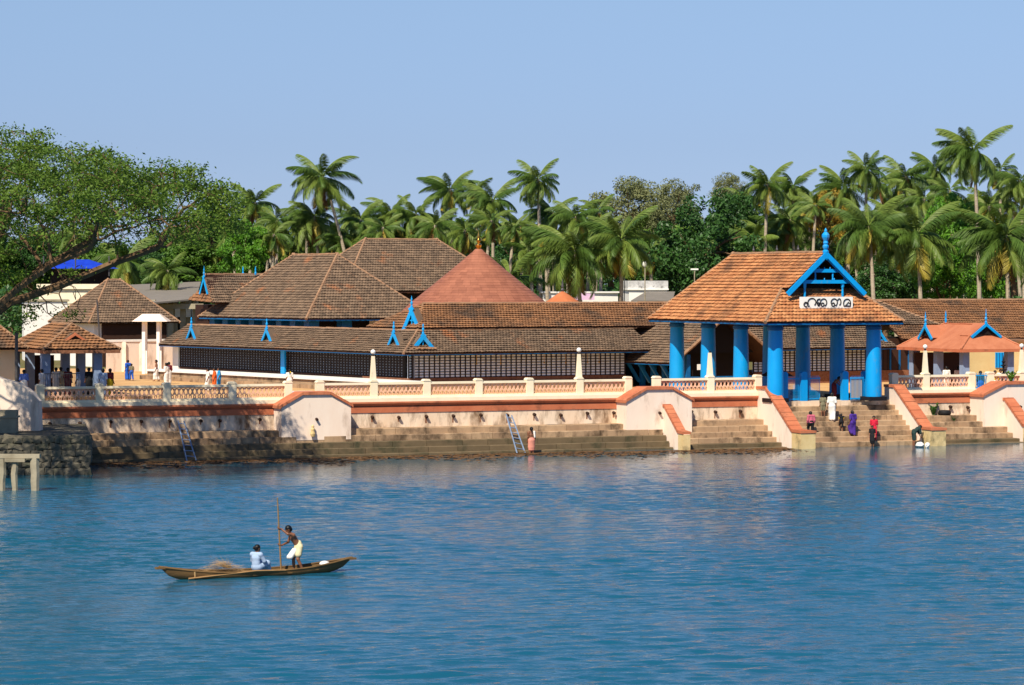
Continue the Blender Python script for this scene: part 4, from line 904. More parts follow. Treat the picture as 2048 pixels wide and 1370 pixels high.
th = thing('sheet_canopy', V(a[0] + 1.5, 283, GZ), 'dark sheet-metal canopy with light streaks in front of the white block', 'canopy')
m = MB(); m.prism([a, b, c, d], V(0, 0, -.1)); m.build('sheet', 'sheet', th)
for x_ in (a, b): MB().obox(V(x_[0], x_[1] + .1, GZ), V(.15, 0, 0), V(0, .15, 0), UP * (x_[2] - GZ - .1)).build('post', 'iron', th)
def street_lamp(px, ytop, Y, label, head='bulb'):
    p = atY(px, ytop, Y); th = thing('street_lamp', V(p[0], Y, GZ), label, 'street lamp', 'street lamps behind the temple')
    m = MB(); m.tube([V(p[0], Y, GZ), V(p[0], Y, p[2])], [.08, .05], 6); m.build('pole', 'concrete', th)
    if head == 'bulb':
        m = MB(); m.lathe([(.05, -.2), (.22, -.05), (.26, .12), (.2, .3), (.03, .36)], p, 10); m.build('lamp_head', 'white', th, True)
    else: MB().obox(p + V(-.35, -.1, 0), V(.7, 0, 0), V(0, .2, 0), UP * .14).build('lamp_head', 'white', th)
street_lamp(1290, 531, 270, 'tall lamp pole with round white head above the white block')
street_lamp(1389, 540, 275, 'lamp pole with flat head left of the pavilion ridge', 'flat')
th = thing('antenna_pole', atY(1249, 600, 268), 'thin antenna mast beside the near palm trunk behind the temple', 'antenna')
p = atY(1249, 534, 268); m = MB(); m.tube([V(p[0], 268, GZ), p], .04, 5); m.build('mast', 'iron', th)
for i in range(4): m = MB(); m.tube([p + V(-.5 + i * .1, 0, -.15 * i), p + V(.5 - i * .1, 0, -.15 * i)], .02, 4); m.build('antenna_rod', 'iron', th)
p = atY(205, 620, 225); m = MB(); m.tube([V(p[0], 225, GZ), atY(194, 600, 225)], .07, 6)
top('thin_post', m, 'iron', 'thin dark post in front of the hip-roofed white house', 'post')
p = W(t_at(33, 2.0), 2.0, GZ); m = MB(); m.tube([p, p + UP * 4.6], .1, 7); top('iron_post', m, 'iron', 'dark iron post beside the corner pavilion at the left', 'post')

# ------------------------------------------------------------------ small things on the steps and in the water
t_ = t_at(1890, -.55); m = MB(); c = W(t_, -.5, 1.80)
pts = [(.30 + .13 * math.cos(a), .15 * math.sin(a) * 1.1) for a in np.linspace(0, 2 * math.pi, 13)[:-1]]
vs, fs = [], []
for i in range(20):
    th_ = 2 * math.pi * i / 20
    for r_, z_ in pts: vs.append(c + V(r_ * math.cos(th_), r_ * math.sin(th_), z_))
for i in range(20):
    for j in range(12): fs.append((i * 12 + j, ((i + 1) % 20) * 12 + j, ((i + 1) % 20) * 12 + (j + 1) % 12, i * 12 + (j + 1) % 12))
m.add(vs, fs); top('car_tyre', m, 'rubber', 'black rubber tyre lying on the bathing steps at the right', 'tyre', smooth=True)
def bundle(px, py, r, label):
    p = at(px, py, .08); m = MB(); m.lathe([(r * .6, -.08), (r, .02), (r * .95, .12), (r * .6, .22), (r * .1, .26)], p, 9)
    m.v = [(x + random.uniform(-.04, .04), y + random.uniform(-.04, .04), z) for x, y, z in m.v]; top('cloth_bundle', m, 'cloth_white', label, 'bundle')
bundle(1840, 892, .28, 'white washing bundle at the water edge beside the stooping bather'); bundle(1855, 893, .15, 'small white cloth heap right of the washing bundle')
p = W(t_at(626, -1.75), -1.72, 1.17); m = MB(); m.lathe([(.12, 0), (.15, .15), (.11, .3), (.12, .42), (.07, .52), (.09, .6), (.02, .7)], p, 10); top('stone_idol', m, 'stone_pier', 'tiny stone idol standing before the plain pink bathing block', 'idol')
# floating weed along the shore: nobody could count it
m = MB(); rr = np.random.default_rng(3)
for i in range(6500):
    t = rr.uniform(-24, 27); n = -3.2 - abs(rr.normal(0, 1)) * (1.5 + 1.6 * math.sin(t * .35) ** 2); s = rr.uniform(.025, .1)
    if t > 15: n -= .9
    a = rr.uniform(0, 6.28); p = W(t, n, .012); u = V(math.cos(a), math.sin(a), 0) * s * 2; v = V(-math.sin(a), math.cos(a), .1) * s
    m.add([p - u - v, p + u - v, p + u + v, p - u + v], [(0, 1, 2, 3)], rr.random())
mat('weed', lin((84, 58, 34)), lin((120, 88, 54)), .9, 3, 1, .6); m.build('floating_weed', 'weed', kind='stuff')
def tuft(p, n, h, spread, mt, label):
    m = MB()
    for i in range(n):
        a = random.uniform(0, 6.28); l = random.uniform(.4, 1) * h; d = V(math.cos(a) * spread, math.sin(a) * spread, 1.0) * l; w = V(-math.sin(a), math.cos(a), 0) * .05 * h
        q = p + d * random.uniform(.2, 1); w *= 2.2; u = d * .12 + V(random.uniform(-.1, .1), random.uniform(-.1, .1), 0) * h
        m.add([q - w, q + u - w * .2, q + w, q - u], [(0, 1, 2, 3)])
    th = thing('wall_plant', p, label, 'plant'); m.build('foliage', mt, th)
    m = MB(); m.tube([p - UP * .05, p + UP * h * .5], .02, 5); m.build('stem', 'bark', th)
tuft(W(t_at(2022, -1), -1.0, 3.75), 160, .75, .6, 'leaf_bright', 'leafy weed growing on top of the right-hand bathing block')
tuft(W(t_at(1868, -.3), -.25, 1.62), 70, .95, .4, 'leaf_dark', 'weed sprouting at the foot of the right tank wall above the tyre')
tuft(W(t_at(1908, -1.2), -1.2, 1.26), 40, .35, .8, 'leaf_dark', 'low weed on the step edge below the tyre')
th = thing('cloth_table', W(t_at(612, 1.2), 1.2, GZ), 'white covered stall table with blue cloth behind the balustrade gap', 'table')
MB().obox(W(t_at(590, 1.2), 1.2, GZ + .75), DV * 1.3, NV * .8, UP * .25).build('table_top', 'cloth_white', th)
for x in (584, 627): MB().obox(W(t_at(x, 1.15), 1.15, GZ), DV * .35, NV * .7, UP * .95).build('cloth_side', 'cloth_blue', th)
# ------------------------------------------------------------------ vegetation
def fast_mesh(name, verts, k, vals, mt):
    """verts (n*k,3): n polygons of k corners each"""
    verts = np.asarray(verts, np.float32).reshape(-1, 3); n = len(verts) // k
    me = bpy.data.meshes.new(name); me.vertices.add(n * k); me.vertices.foreach_set('co', verts.ravel())
    me.loops.add(n * k); me.loops.foreach_set('vertex_index', np.arange(n * k, dtype=np.int32))
    me.polygons.add(n); me.polygons.foreach_set('loop_start', np.arange(0, n * k, k, dtype=np.int32))
    try: me.polygons.foreach_set('loop_total', np.full(n, k, dtype=np.int32))
    except Exception: pass
    a = me.attributes.new('v', 'FLOAT', 'POINT'); a.data.foreach_set('value', np.repeat(np.asarray(vals, np.float32), k))
    me.materials.append(M[mt]); me.update(calc_edges=True); me.validate(); return me
def leaf_quads(centers, size, rng, up=.35, outward=None, aspect=.5):
    n = len(centers); nr = rng.normal(size=(n, 3)); nr[:, 2] += up * 2
    if outward is not None: nr += outward * 1.0
    nr /= np.linalg.norm(nr, axis=1)[:, None] + 1e-9
    a = np.cross(nr, rng.normal(size=(n, 3))); a /= np.linalg.norm(a, axis=1)[:, None] + 1e-9; b = np.cross(nr, a)
    s = (size * rng.uniform(.6, 1.3, n))[:, None]
    return np.stack([centers - a * s, centers - b * s * aspect, centers + a * s, centers + b * s * aspect], 1)
def crown_mesh(name, mt, seed, clumps=70, per=130, leaf=.05, clump_r=.26, hollow=.45):
    """unit crown: leaf sprays in clumps spread through an uneven ellipsoid"""
    rng = np.random.default_rng(seed); C = []
    while len(C) < clumps:
        p = rng.uniform(-1, 1, 3); r = np.linalg.norm(p)
        if hollow < r < 1 and p[2] > -.75: C.append(p * rng.uniform(.82, 1.06))
    C = np.array(C); cr = clump_r * rng.uniform(.6, 1.25, clumps)
    d = rng.normal(size=(clumps, per, 3)); d /= np.linalg.norm(d, axis=2)[..., None]
    P = C[:, None, :] + d * (cr[:, None, None] * rng.uniform(.35, 1, (clumps, per, 1)) ** .6) * np.array([1, 1, .75])
    P = P.reshape(-1, 3); out = d.reshape(-1, 3) * .8 + P * .4
    q = leaf_quads(P, leaf, rng, .3, out)
    vals = np.clip(np.repeat(rng.uniform(.1, .9, clumps), per) + rng.normal(0, .18, clumps * per), 0, 1)
    return fast_mesh(name, q, 4, vals, mt)
CR = {k: [crown_mesh('crown', k, 50 + i * 7 + j, *args) for j in range(2)] for i, (k, args) in enumerate({
    'leaf': (80, 150, .052, .27), 'leaf_dark': (110, 170, .040, .24), 'leaf_bright': (90, 150, .046, .23), 'leaf_olive': (110, 130, .034, .26), 'leaf_ochre': (70, 110, .045, .22)}.items())}
def limb_mesh(seed, n=9):
    r = random.Random(seed); m = MB(); m.tube([V(0, 0, -1.0), V(0, .04, -.5), V(.05, 0, .1)], [.07, .055, .03], 7)
    for i in range(n):
        a = r.uniform(0, 6.28); z0 = r.uniform(-.9, 0); q = V(math.cos(a) * .7, math.sin(a) * .7, r.uniform(-.1, .6))
        m.tube([V(0, 0, z0), q * .5 + V(0, 0, z0 * .5 + .06), q], [.035, .022, .008], 5)
    return m.mesh('limbs', 'bark')
LIMB = [limb_mesh(k) for k in range(3)]
def tree(px, py, Y, rx, rz, kind, label, group=None, seed=0):
    c = atY(px, py, Y); r = random.Random(seed + int(px)); zb = c[2] - 1.9 * rz
    th = thing('broadleaf_tree', V(c[0], Y, GZ), label, 'tree', group); o = base_of(th)
    link('crown', CR[kind][r.randrange(2)], th, c - o, (0, 0, r.uniform(0, 6.28)), (rx, rx * .9, rz))
    link('limbs', LIMB[r.randrange(3)], th, c - o, (0, 0, r.uniform(0, 6.28)), (rx, rx, rz))
    m = MB(); m.tube([V(c[0], Y, GZ - .1), V(c[0] + .1, Y, c[2] - rz * .9)], [.11 * rx, .07 * rx], 7); m.build('trunk', 'bark', th, True)
G1 = 'broadleaf trees behind the temple'
tree(1412, 505, 300, 5.2, 5.6, 'leaf_dark', 'dense dark green round tree left of the entrance pavilion ridge', G1)
tree(1345, 540, 306, 3.6, 3.4, 'leaf_dark', 'smaller dark tree above the white block with mildewed parapet', G1)
tree(1478, 470, 318, 3.6, 4.6, 'leaf_dark', 'dark tree crown right behind the biggest dark round tree', G1)
tree(1262, 425, 372, 5.6, 4.6, 'leaf_olive', 'grey-olive sparse tree rising above the middle palms', G1)
tree(1350, 430, 366, 4.2, 4.4, 'leaf_olive', 'second grey-olive tree, nearer the dark round tree', G1)
tree(1900, 470, 285, 2.9, 4.2, 'leaf_bright', 'bright green tree between the two big right-hand palms', G1)
tree(1885, 560, 268, 2.7, 2.5, 'leaf_bright', 'bright green bushy tree right above the orange pavilion', G1)
tree(1960, 545, 285, 3.2, 3.6, 'leaf_bright', 'bright tree below the far right palm crown', G1)
tree(1655, 440, 318, 2.6, 3.4, 'leaf_ochre', 'yellow-brown flowering tree right of the pavilion gable', G1)
tree(1770, 565, 285, 3.4, 2.6, 'leaf_dark', 'dark shrubby tree right behind the pavilion gable', G1)
tree(1460, 390, 400, 2.8, 3.0, 'leaf_olive', 'thin feathery tree against the sky left of the pavilion palms', G1)
tree(490, 500, 300, 2.5, 3.2, 'leaf_bright', 'yellow-green bushy tree above the small rear hall', G1)
tree(432, 490, 345, 4.0, 3.4, 'leaf', 'green tree just right of the spreading tree tip', G1)
tree(395, 528, 330, 4.2, 2.6, 'leaf', 'low green tree above the grey sheet roof', G1)
tree(330, 545, 335, 3.6, 2.4, 'leaf_dark', 'dark low tree above the middle of the grey shed', G1)
tree(60, 520, 350, 4.6, 3.2, 'leaf_dark', 'dark tree behind the blue tarpaulin building', G1)
k = 0; rr = random.Random(5); FILL = 'background trees closing the gaps between the palms'
for x in range(-120, 2200, 74):
    k += 1; Y = 345 + rr.uniform(0, 60); py = 526 + rr.uniform(-22, 20) + (-22 if x > 1480 else (12 if x < 440 else 0))
    zone = 'behind the spreading tree' if x < 480 else 'behind the big hall roofs' if x < 960 else 'behind the palms right of the cone' if x < 1470 else 'behind the right-hand palms'
    tree(x + rr.uniform(-20, 20), py, Y, rr.uniform(4.2, 5.6), rr.uniform(4.2, 5.4), rr.choice(['leaf', 'leaf', 'leaf_dark']), 'green tree filling the gaps ' + zone, FILL + ' ' + zone, k)
# undergrowth at the foot of the grove and the far wood: masses nobody could count
rng = np.random.default_rng(9)
def mass(name, x0, x1, Y0, Y1, ztop, n, leaf, mt):
    px = rng.uniform(x0, x1, n); Y = rng.uniform(Y0, Y1, n); b = np.sin(px * .021) * .5 + np.sin(px * .053 + 1) * .35 + np.sin(px * .13) * .15
    zt = ztop + b * 1.6; z = GZ + (zt - GZ) * rng.uniform(0, 1, n) ** .7
    P = np.stack([(px - 1024) * Y / FPX, Y, z], 1); q = leaf_quads(P, leaf, rng, .4, np.tile([0, -.8, .3], (n, 1)))
    o = link(name, fast_mesh(name, q, 4, np.clip(rng.normal(.4, .25, n), 0, 1), mt)); o['kind'] = 'stuff'; return o
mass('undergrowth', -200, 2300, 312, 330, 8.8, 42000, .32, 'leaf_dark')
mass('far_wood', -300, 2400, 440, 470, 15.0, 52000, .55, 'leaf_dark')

# ---- coconut palms
def frond_mesh(seed, bend, L, mt, nl=74):
    r = random.Random(seed); m = MB(); pts = []; p = V(0, 0, 0); a = 0.0; N = 12
    for i in range(N + 1):
        pts.append(p); a -= bend / N * (.5 + 1.0 * i / N); p = p + V(math.cos(a), 0, math.sin(a)) * L / N
    m.tube(pts, [.055 * (1 - .85 * i / N) for i in range(N + 1)], 5, True, .95)
    for i in range(nl):
        f = .12 + .87 * i / (nl - 1); x = f * N; k = min(int(x), N - 1); q = pts[k] + (pts[k + 1] - pts[k]) * (x - k); d = pts[k + 1] - pts[k]; d /= np.linalg.norm(d)
        ll = L * .26 * (math.sin(math.pi * min(1, .15 + f * .85)) ** .6 + .08)
        for s in (-1, 1):
            up = np.cross(d, V(0, s, 0)); dr = r.uniform(.5, 1.1)
            v = V(0, s, 0) * r.uniform(.5, .8) + d * r.uniform(.45, .65) - V(0, 0, 1) * dr; v /= np.linalg.norm(v)
            mid = q + v * ll * .5 + V(0, 0, .05 * ll); end = q + v * ll - V(0, 0, .22 * ll); w = d * .036 * L / 4
            m.add([q - w * .6, mid - w * 1.1, end, mid + w * 1.1, q + w * .6], [(0, 1, 3, 4), (1, 2, 3)], min(1, max(0, .35 + .35 * r.random() + (.2 if s > 0 else 0))))
    return m.mesh('frond', mt)
FR = {mt: [frond_mesh(60 + 5 * i + j, b, 1.0 * 4.2, mt) for j, b in enumerate((.9, 1.4, 1.9))] for i, mt in enumerate(('frond', 'frond_young', 'frond_old', 'frond_dead'))}
COCO = MB()
for i in range(11):
    a = random.uniform(0, 6.28); COCO.lathe([(.02, -.16), (.11, -.1), (.14, 0), (.1, .1), (.02, .15)], V(math.cos(a) * .32, math.sin(a) * .32, -.35 + random.uniform(-.25, .1)), 7)
COCO = COCO.mesh('coconut_cluster', 'coconut', smooth=True)
def palm(px, py, rpx, label, base_px=None, L=4.2, n=24, wind=.35, dead=0, group='coconut palms behind the temple', seed=None, young=False):
    Y = FPX * L * .93 / rpx
    if Y < 262: Y = 262.0; L = rpx * Y / (FPX * .93)
    if Y > 342: Y = 300.0 + (px * 7 + py * 3) % 40; L = rpx * Y / (FPX * .93)
    c = atY(px, py, Y); r = random.Random(seed if seed is not None else int(px * 7 + py))
    bx = c[0] + ((base_px - px) * Y / FPX * 1.6 if base_px is not None else r.uniform(-1.2, 1.2)); by = Y + r.uniform(-.8, .8)
    th = thing('coconut_palm', V(bx, by, GZ), label, 'palm', group); o = base_of(th); H = c[2] - GZ
    m = MB(); K = 9; pts = []; rad = []
    for i in range(K + 1):
        f = i / K; e = f ** 1.7; pts.append(V(bx + (c[0] - bx) * e, by + (Y - by) * e, GZ + H * f)); rad.append(.24 * (1 - .45 * f) + (.12 if i == 0 else 0))
    m.tube(pts, rad, 8); m.build('trunk', 'palm_bark', th, True)
    s = L / 4.2
    for i in range(n):
        f = (i + .5) / n; el = R(64 - 110 * f ** .85 + r.uniform(-9, 9)); az = i * 2.39996 + r.uniform(-.25, .25)
        az_w = math.atan2(math.sin(az), math.cos(az) - wind * (.8 if el > 0 else .35))       # wind from the right
        mt = 'frond_young' if f < .12 else 'frond' if f < .55 else ('frond_young' if f < .82 else 'frond_old')
        if r.random() < .22: mt = 'frond_young'
        b = 0 if f < .2 else (1 if f < .6 else 2); b = min(2, max(0, b + r.choice((-1, 0, 0, 0, 1)))); k = (.98 if rpx > 80 else 1.04) * s * r.uniform(.86, 1.08) * (.8 if f > .85 else 1)
        link('frond', FR[mt][b], th, c - o + V(0, 0, -.25 * f), (r.uniform(-.7, .7), -el, az_w), (k, k * r.uniform(.8, 1.1), k))
    for i in range(dead):
        link('frond', FR['frond_dead'][0], th, c - o - V(0, 0, .5), (0, R(74 + r.uniform(0, 12)), r.uniform(0, 6.28)), (s * .75, s * .35, s * .75))
    link('coconut_cluster', COCO, th, c - o - V(0, 0, .15))
PALMS = [  # crown centre, reach in pixels, where the trunk stands
    (510, 405, 58, 'slender palm at the left with pale leaning trunk, beside the spreading tree', 545, 2),
    (645, 352, 76, 'tall leaning palm with white trunk left of the big hall ridge', 690, 2),
    (628, 432, 66, 'dark shaded palm directly below the tall leaning palm', 640, 3),
    (556, 440, 48, 'small palm between the slender and the tall leaning palm', 552, 0),
    (718, 440, 60, 'palm just right of the tall leaning trunk', 720, 0),
    (782, 425, 56, 'palm above the left end of the highest ridge', 785, 0),
    (832, 428, 58, 'palm above the middle of the highest ridge', 830, 0),
    (900, 378, 60, 'palm rising above its neighbours left of the golden finial', 905, 1),
    (986, 400, 66, 'palm with hanging dead fronds behind the copper cone tip', 986, 7),
    (1076, 358, 58, 'highest palm right of the copper cone', 1080, 0),
    (1105, 425, 60, 'palm below the highest one right of the copper cone', 1108, 0),
    (1152, 432, 62, 'upright palm left of the grey-olive trees', 1155, 0),
    (1150, 500, 104, 'large near palm with yellowing fronds right of the copper cone', 1160, 2),
    (1242, 478, 92, 'near palm with dark slim trunk beside the antenna mast', 1243, 1),
    (1018, 560, 84, 'young palm low against the right side of the copper cone', 1018, 0),
    (1535, 368, 58, 'palm on the skyline left of the paired palms', 1530, 0),
    (1587, 372, 50, 'right one of the paired skyline palms above the pavilion ridge', 1590, 0),
    (1562, 455, 74, 'palm directly above the pavilion ridge centre', 1565, 0),
    (1510, 480, 60, 'palm peeping over the left end of the pavilion ridge', 1512, 0),
    (1690, 372, 60, 'skyline palm above the ochre flowering tree', 1695, 0),
    (1732, 335, 50, 'small high palm second from the tall swept palm', 1732, 0),
    (1738, 452, 96, 'big palm with drooping yellow fronds right of the pavilion finial', 1745, 1),
    (1812, 352, 62, 'skyline palm left of the tall swept palm', 1815, 0),
    (1835, 468, 104, 'big drooping palm above the orange pavilion', 1840, 1),
    (1872, 338, 52, 'small skyline palm right next to the tall swept palm', 1870, 0),
    (1948, 300, 84, 'tallest wind-swept palm near the right edge', 1955, 1),
    (2012, 470, 112, 'huge near palm with yellow hanging fronds at the right edge', 2015, 2),
    (2040, 360, 60, 'palm cut by the right picture edge above the huge near palm', 2045, 0),
    (250, 520, 72, 'low palm with drooping pale fronds beside the blue tarpaulin', 250, 0),
    (335, 540, 56, 'low palm behind the grey shed roof', 335, 0),
    (585, 500, 62, 'low palm filling the gap left of the big hall roof', 585, 0),
]
for px, py, rp, lab, bx, dead in PALMS:
    palm(px, py, rp, lab, bx, dead=dead, wind=1.1 if px == 1948 else .6, n=34 if rp > 80 else 28)
for i, (px, py, rp) in enumerate([(430, 500, 50), (470, 460, 46), (680, 470, 52), (760, 470, 50), (810, 480, 54), (870, 450, 52), (930, 460, 54), (950, 380, 46), (1040, 450, 54), (1200, 470, 50), (1300, 500, 54),
                                  (1480, 420, 48), (1620, 400, 50), (1640, 500, 60), (1700, 470, 56), (1780, 400, 52), (1790, 470, 60), (1850, 400, 52), (1900, 380, 50), (1980, 400, 56), (1500, 540, 60), (1600, 530, 62), (620, 470, 50), (700, 490, 52), (850, 490, 54), (905, 500, 56), (1060, 500, 60), (1090, 470, 54), (1195, 420, 46), (1665, 420, 48), (1760, 365, 46), (1920, 420, 54), (2000, 340, 48), (1960, 480, 60), (1450, 500, 52), (1545, 500, 58), (540, 480, 48), (150, 470, 48), (380, 470, 46)] + [(460 + i * 37 + (i * 53) % 23, 438 + (i * 67) % 52, 38 + (i * 29) % 12) for i in range(21)] + [(1485 + i * 29 + (i * 31) % 17, 395 + (i * 71) % 85, 40 + (i * 23) % 14) for i in range(19)]):
    zone = 'beside the spreading tree' if px < 480 else 'above the big hall roofs' if px < 960 else 'between copper cone and dark round tree' if px < 1470 else 'above the entrance pavilion and right-hand roofs'
    palm(px, py, rp, 'small background palm half hidden among nearer palms ' + zone, None, n=20, wind=.3 + .1 * (i % 5), dead=(i * 7) % 4, group='half-hidden palms ' + zone, seed=900 + i)

# ---- the big spreading tree at the left
def spreading_tree():
    rng = np.random.default_rng(21); AX = np.array([-31.0, 159.0]); RX, RY = 16.9, 13.0
    th = thing('rain_tree', V(AX[0], AX[1], 2.0), 'big spreading umbrella-shaped tree with bare arching limbs at the left', 'tree'); o = base_of(th)
    att = []
    while len(att) < 2500:
        x, y = rng.uniform(-1, 1, 2); r2 = x * x + y * y
        if r2 > 1 or x < -.35: continue
        r_ = math.sqrt(r2); ztop = 18.7 - 4.0 * r_ ** 2.0 + .6 * math.sin(x * 9) * math.cos(y * 7); th_ = 7.0 * (1 - r_) + 2.3
        f = rng.uniform() ** 1.35; att.append((AX[0] + x * RX, AX[1] + y * RY, ztop - th_ * f))
    for i in range(110):
        p = atY(rng.uniform(5, 175), rng.uniform(560, 655), 158 + rng.uniform(-1.5, 3)); att.append(tuple(p))
    att = np.array(att); alive = np.ones(len(att), bool)
    nodes = [np.array([AX[0] + 1.2, AX[1], 2.0])]; par = [-1]
    for q in ((.9, 0, 4.0), (1.2, .1, 6.0), (2.0, 0, 7.4)): nodes.append(np.array([AX[0] + q[0], AX[1] + q[1], q[2]])); par.append(len(nodes) - 2)
    f0 = len(nodes) - 1
    for limb in (((3.5, -1, 8.6), (5.2, -2, 10.0), (7.0, -2.5, 11.2), (9, -3, 12.0)), ((3.4, 2, 9.0), (5.5, 3.5, 11), (8, 5, 12.6)), ((2.4, 1, 9.5), (3.0, 2, 12), (4, 2, 14)), ((1, -3, 9), (1.5, -5.5, 12), (3, -7, 14)), ((4.4, 0, 9.2), (7.2, .6, 10.2), (10, 1, 11.4), (12.2, 1.2, 12.2))):
        p = f0
        for q in limb: nodes.append(np.array([AX[0] + q[0], AX[1] + q[1], q[2]])); par.append(p); p = len(nodes) - 1
    step = .62
    for it in range(70):
        Nn = np.array(nodes); A = att[alive]
        if len(A) == 0: break
        d = ((A[:, None, :] - Nn[None]) ** 2).sum(2); near = d.argmin(1); dm = d[np.arange(len(A)), near]
        grow = {}
        for ai, ni in enumerate(near):
            if dm[ai] < 7.5 ** 2:
                v = A[ai] - Nn[ni]; grow.setdefault(ni, np.zeros(3)); grow[ni] += v / (np.linalg.norm(v) + 1e-6)
        if not grow: break
        for ni, v in grow.items():
            v = v / (np.linalg.norm(v) + 1e-6) + rng.normal(0, .16, 3); v /= np.linalg.norm(v); nodes.append(Nn[ni] + v * step); par.append(ni)
        Nn2 = np.array(nodes[len(Nn):]); idx = np.where(alive)[0]
        dd = ((att[idx][:, None, :] - Nn2[None]) ** 2).sum(2).min(1); alive[idx[dd < .75 ** 2]] = False
    n = len(nodes); Nn = np.array(nodes); rad = np.zeros(n); kids = [[] for _ in range(n)]
    for i in range(1, n): kids[par[i]].append(i)
    for i in range(n - 1, -1, -1): rad[i] = .022 if not kids[i] else sum(rad[k] ** 2.25 for k in kids[i]) ** (1 / 2.25)
    rad *= min(1.0, .78 / rad[0]) if rad[0] > .78 else 1.0
    rad = rad * (1 + .75 * np.clip((rad - .06) / .2, 0, 1) * .6)
    mt_, mb_ = MB(), MB()
    for i in range(1, n):
        p = par[i]; seg = 8 if rad[i] > .2 else (5 if rad[i] > .05 else 3); (mt_ if rad[i] > .3 else mb_).tube([Nn[p], Nn[i]], [min(rad[p], rad[i] * 1.25), rad[i]], seg, False)
    mt_.build('trunk', 'bark', th, True); mb_.build('branches', 'bark', th, True)
    tips = Nn[(rad < .06)]; rt = np.hypot((tips[:, 0] - AX[0]) / RX, (tips[:, 1] - AX[1]) / RY)
    low_ = (18.7 - 4.0 * rt ** 2) - tips[:, 2]; tips = tips[(low_ < 2.1) | (rng.uniform(0, 1, len(tips)) < .20)]; tips = tips[rng.uniform(0, 1, len(tips)) < .62]; per = 120
    d = rng.normal(size=(len(tips), per, 3)) * np.array([.40, .40, .19]); P = (tips[:, None, :] + d).reshape(-1, 3) - o
    q = leaf_quads(P, .098, rng, .7, None, .55); vals = np.clip(np.repeat(rng.uniform(.05, .85, len(tips)), per) + rng.normal(0, .15, len(P)), 0, 1)
    link('crown', fast_mesh('crown', q, 4, vals, 'leaf_tree'), th)
spreading_tree()
# ------------------------------------------------------------------ people (one continuous skin per body, clothes as parts)
def sdf_mesh(prims, res, clip=None, k=.035):
    """smooth union of round cones (a, b, ra, rb[, squash vec]) meshed by surface nets"""
    lo = np.min([np.minimum(p[0], p[1]) - max(p[2], p[3]) for p in prims], 0) - 3 * res; hi = np.max([np.maximum(p[0], p[1]) + max(p[2], p[3]) for p in prims], 0) + 3 * res
    dim = np.ceil((hi - lo) / res).astype(int) + 1; ax = [lo[i] + res * np.arange(dim[i]) for i in range(3)]; D = np.full(dim, 1e3, np.float32)
    for p in prims:
        a, b, ra, rb = p[:4]; mg = max(ra, rb) + k + 2.5 * res; l = np.minimum(a, b) - mg; h = np.maximum(a, b) + mg
        i0 = np.maximum(0, np.floor((l - lo) / res).astype(int)); i1 = np.minimum(dim, np.ceil((h - lo) / res).astype(int) + 1)
        X, Y, Z = np.meshgrid(*[ax[i][i0[i]:i1[i]] for i in range(3)], indexing='ij'); ab = b - a; L2 = ab @ ab + 1e-12
        t = np.clip(((X - a[0]) * ab[0] + (Y - a[1]) * ab[1] + (Z - a[2]) * ab[2]) / L2, 0, 1)
        sq = p[4] if len(p) > 4 else (1, 1, 1)
        d = np.sqrt(((X - a[0] - t * ab[0]) / sq[0]) ** 2 + ((Y - a[1] - t * ab[1]) / sq[1]) ** 2 + ((Z - a[2] - t * ab[2]) / sq[2]) ** 2) - (ra + (rb - ra) * t)
        S = tuple(slice(i0[i], i1[i]) for i in range(3)); o = D[S]; hh = np.clip(.5 + .5 * (o - d) / k, 0, 1)
        D[S] = np.where(o > 100, d, o * (1 - hh) + d * hh - k * hh * (1 - hh))
    if clip is not None:
        X, Y, Z = np.meshgrid(*ax, indexing='ij'); D = np.maximum(D, clip(X, Y, Z))
    ins = D < 0; cs = [ins[x:dim[0] - 1 + x, y:dim[1] - 1 + y, z:dim[2] - 1 + z] for x in (0, 1) for y in (0, 1) for z in (0, 1)]
    cnt = sum(c.astype(int) for c in cs); act = (cnt > 0) & (cnt < 8); idx = -np.ones(act.shape, int); cells = np.argwhere(act); idx[act] = np.arange(len(cells))
    acc = np.zeros((len(cells), 3)); num = np.zeros(len(cells)); off = [(x, y, z) for x in (0, 1) for y in (0, 1) for z in (0, 1)]
    for i in range(8):
        for j in range(i + 1, 8):
            if sum(abs(off[i][q] - off[j][q]) for q in range(3)) != 1: continue
            da = D[tuple((cells + off[i]).T)]; db = D[tuple((cells + off[j]).T)]; m = (da < 0) != (db < 0); t = np.where(m, da / (da - db + 1e-12), 0)
            acc += np.where(m[:, None], np.array(off[i]) + (np.array(off[j]) - np.array(off[i])) * t[:, None], 0); num += m
    vs = lo + res * (cells + acc / num[:, None]); fs = []
    for a in range(3):
        b, c = (a + 1) % 3, (a + 2) % 3; sh = list(dim); sh[a] -= 1
        s0 = [slice(1, dim[q] - 1) for q in range(3)]; s1 = list(s0); s0[a] = slice(0, dim[a] - 1); s1[a] = slice(1, dim[a])
        A, B = ins[tuple(s0)], ins[tuple(s1)]
        for flip, msk in ((False, A & ~B), (True, ~A & B)):
            e = np.argwhere(msk); 
            if len(e) == 0: continue
            e = e.copy(); 
            for q in range(3):
                if q != a: e[:, q] += 1
            ub = np.zeros(3, int); ub[b] = 1; uc = np.zeros(3, int); uc[c] = 1
            q4 = [idx[tuple((e - w).T)] for w in (ub * 0, ub, ub + uc, uc)]
            f = np.stack(q4 if not flip else q4[::-1], 1); fs.append(f[(f >= 0).all(1)])
    return vs, np.concatenate(fs)
def to_mesh(name, vf, mt):
    vs, fs = vf; me = bpy.data.meshes.new(name); me.from_pydata(vs.tolist(), [], fs.tolist()); me.materials.append(M[mt])
    me.polygons.foreach_set('use_smooth', [True] * len(me.polygons)); me.update(); return me
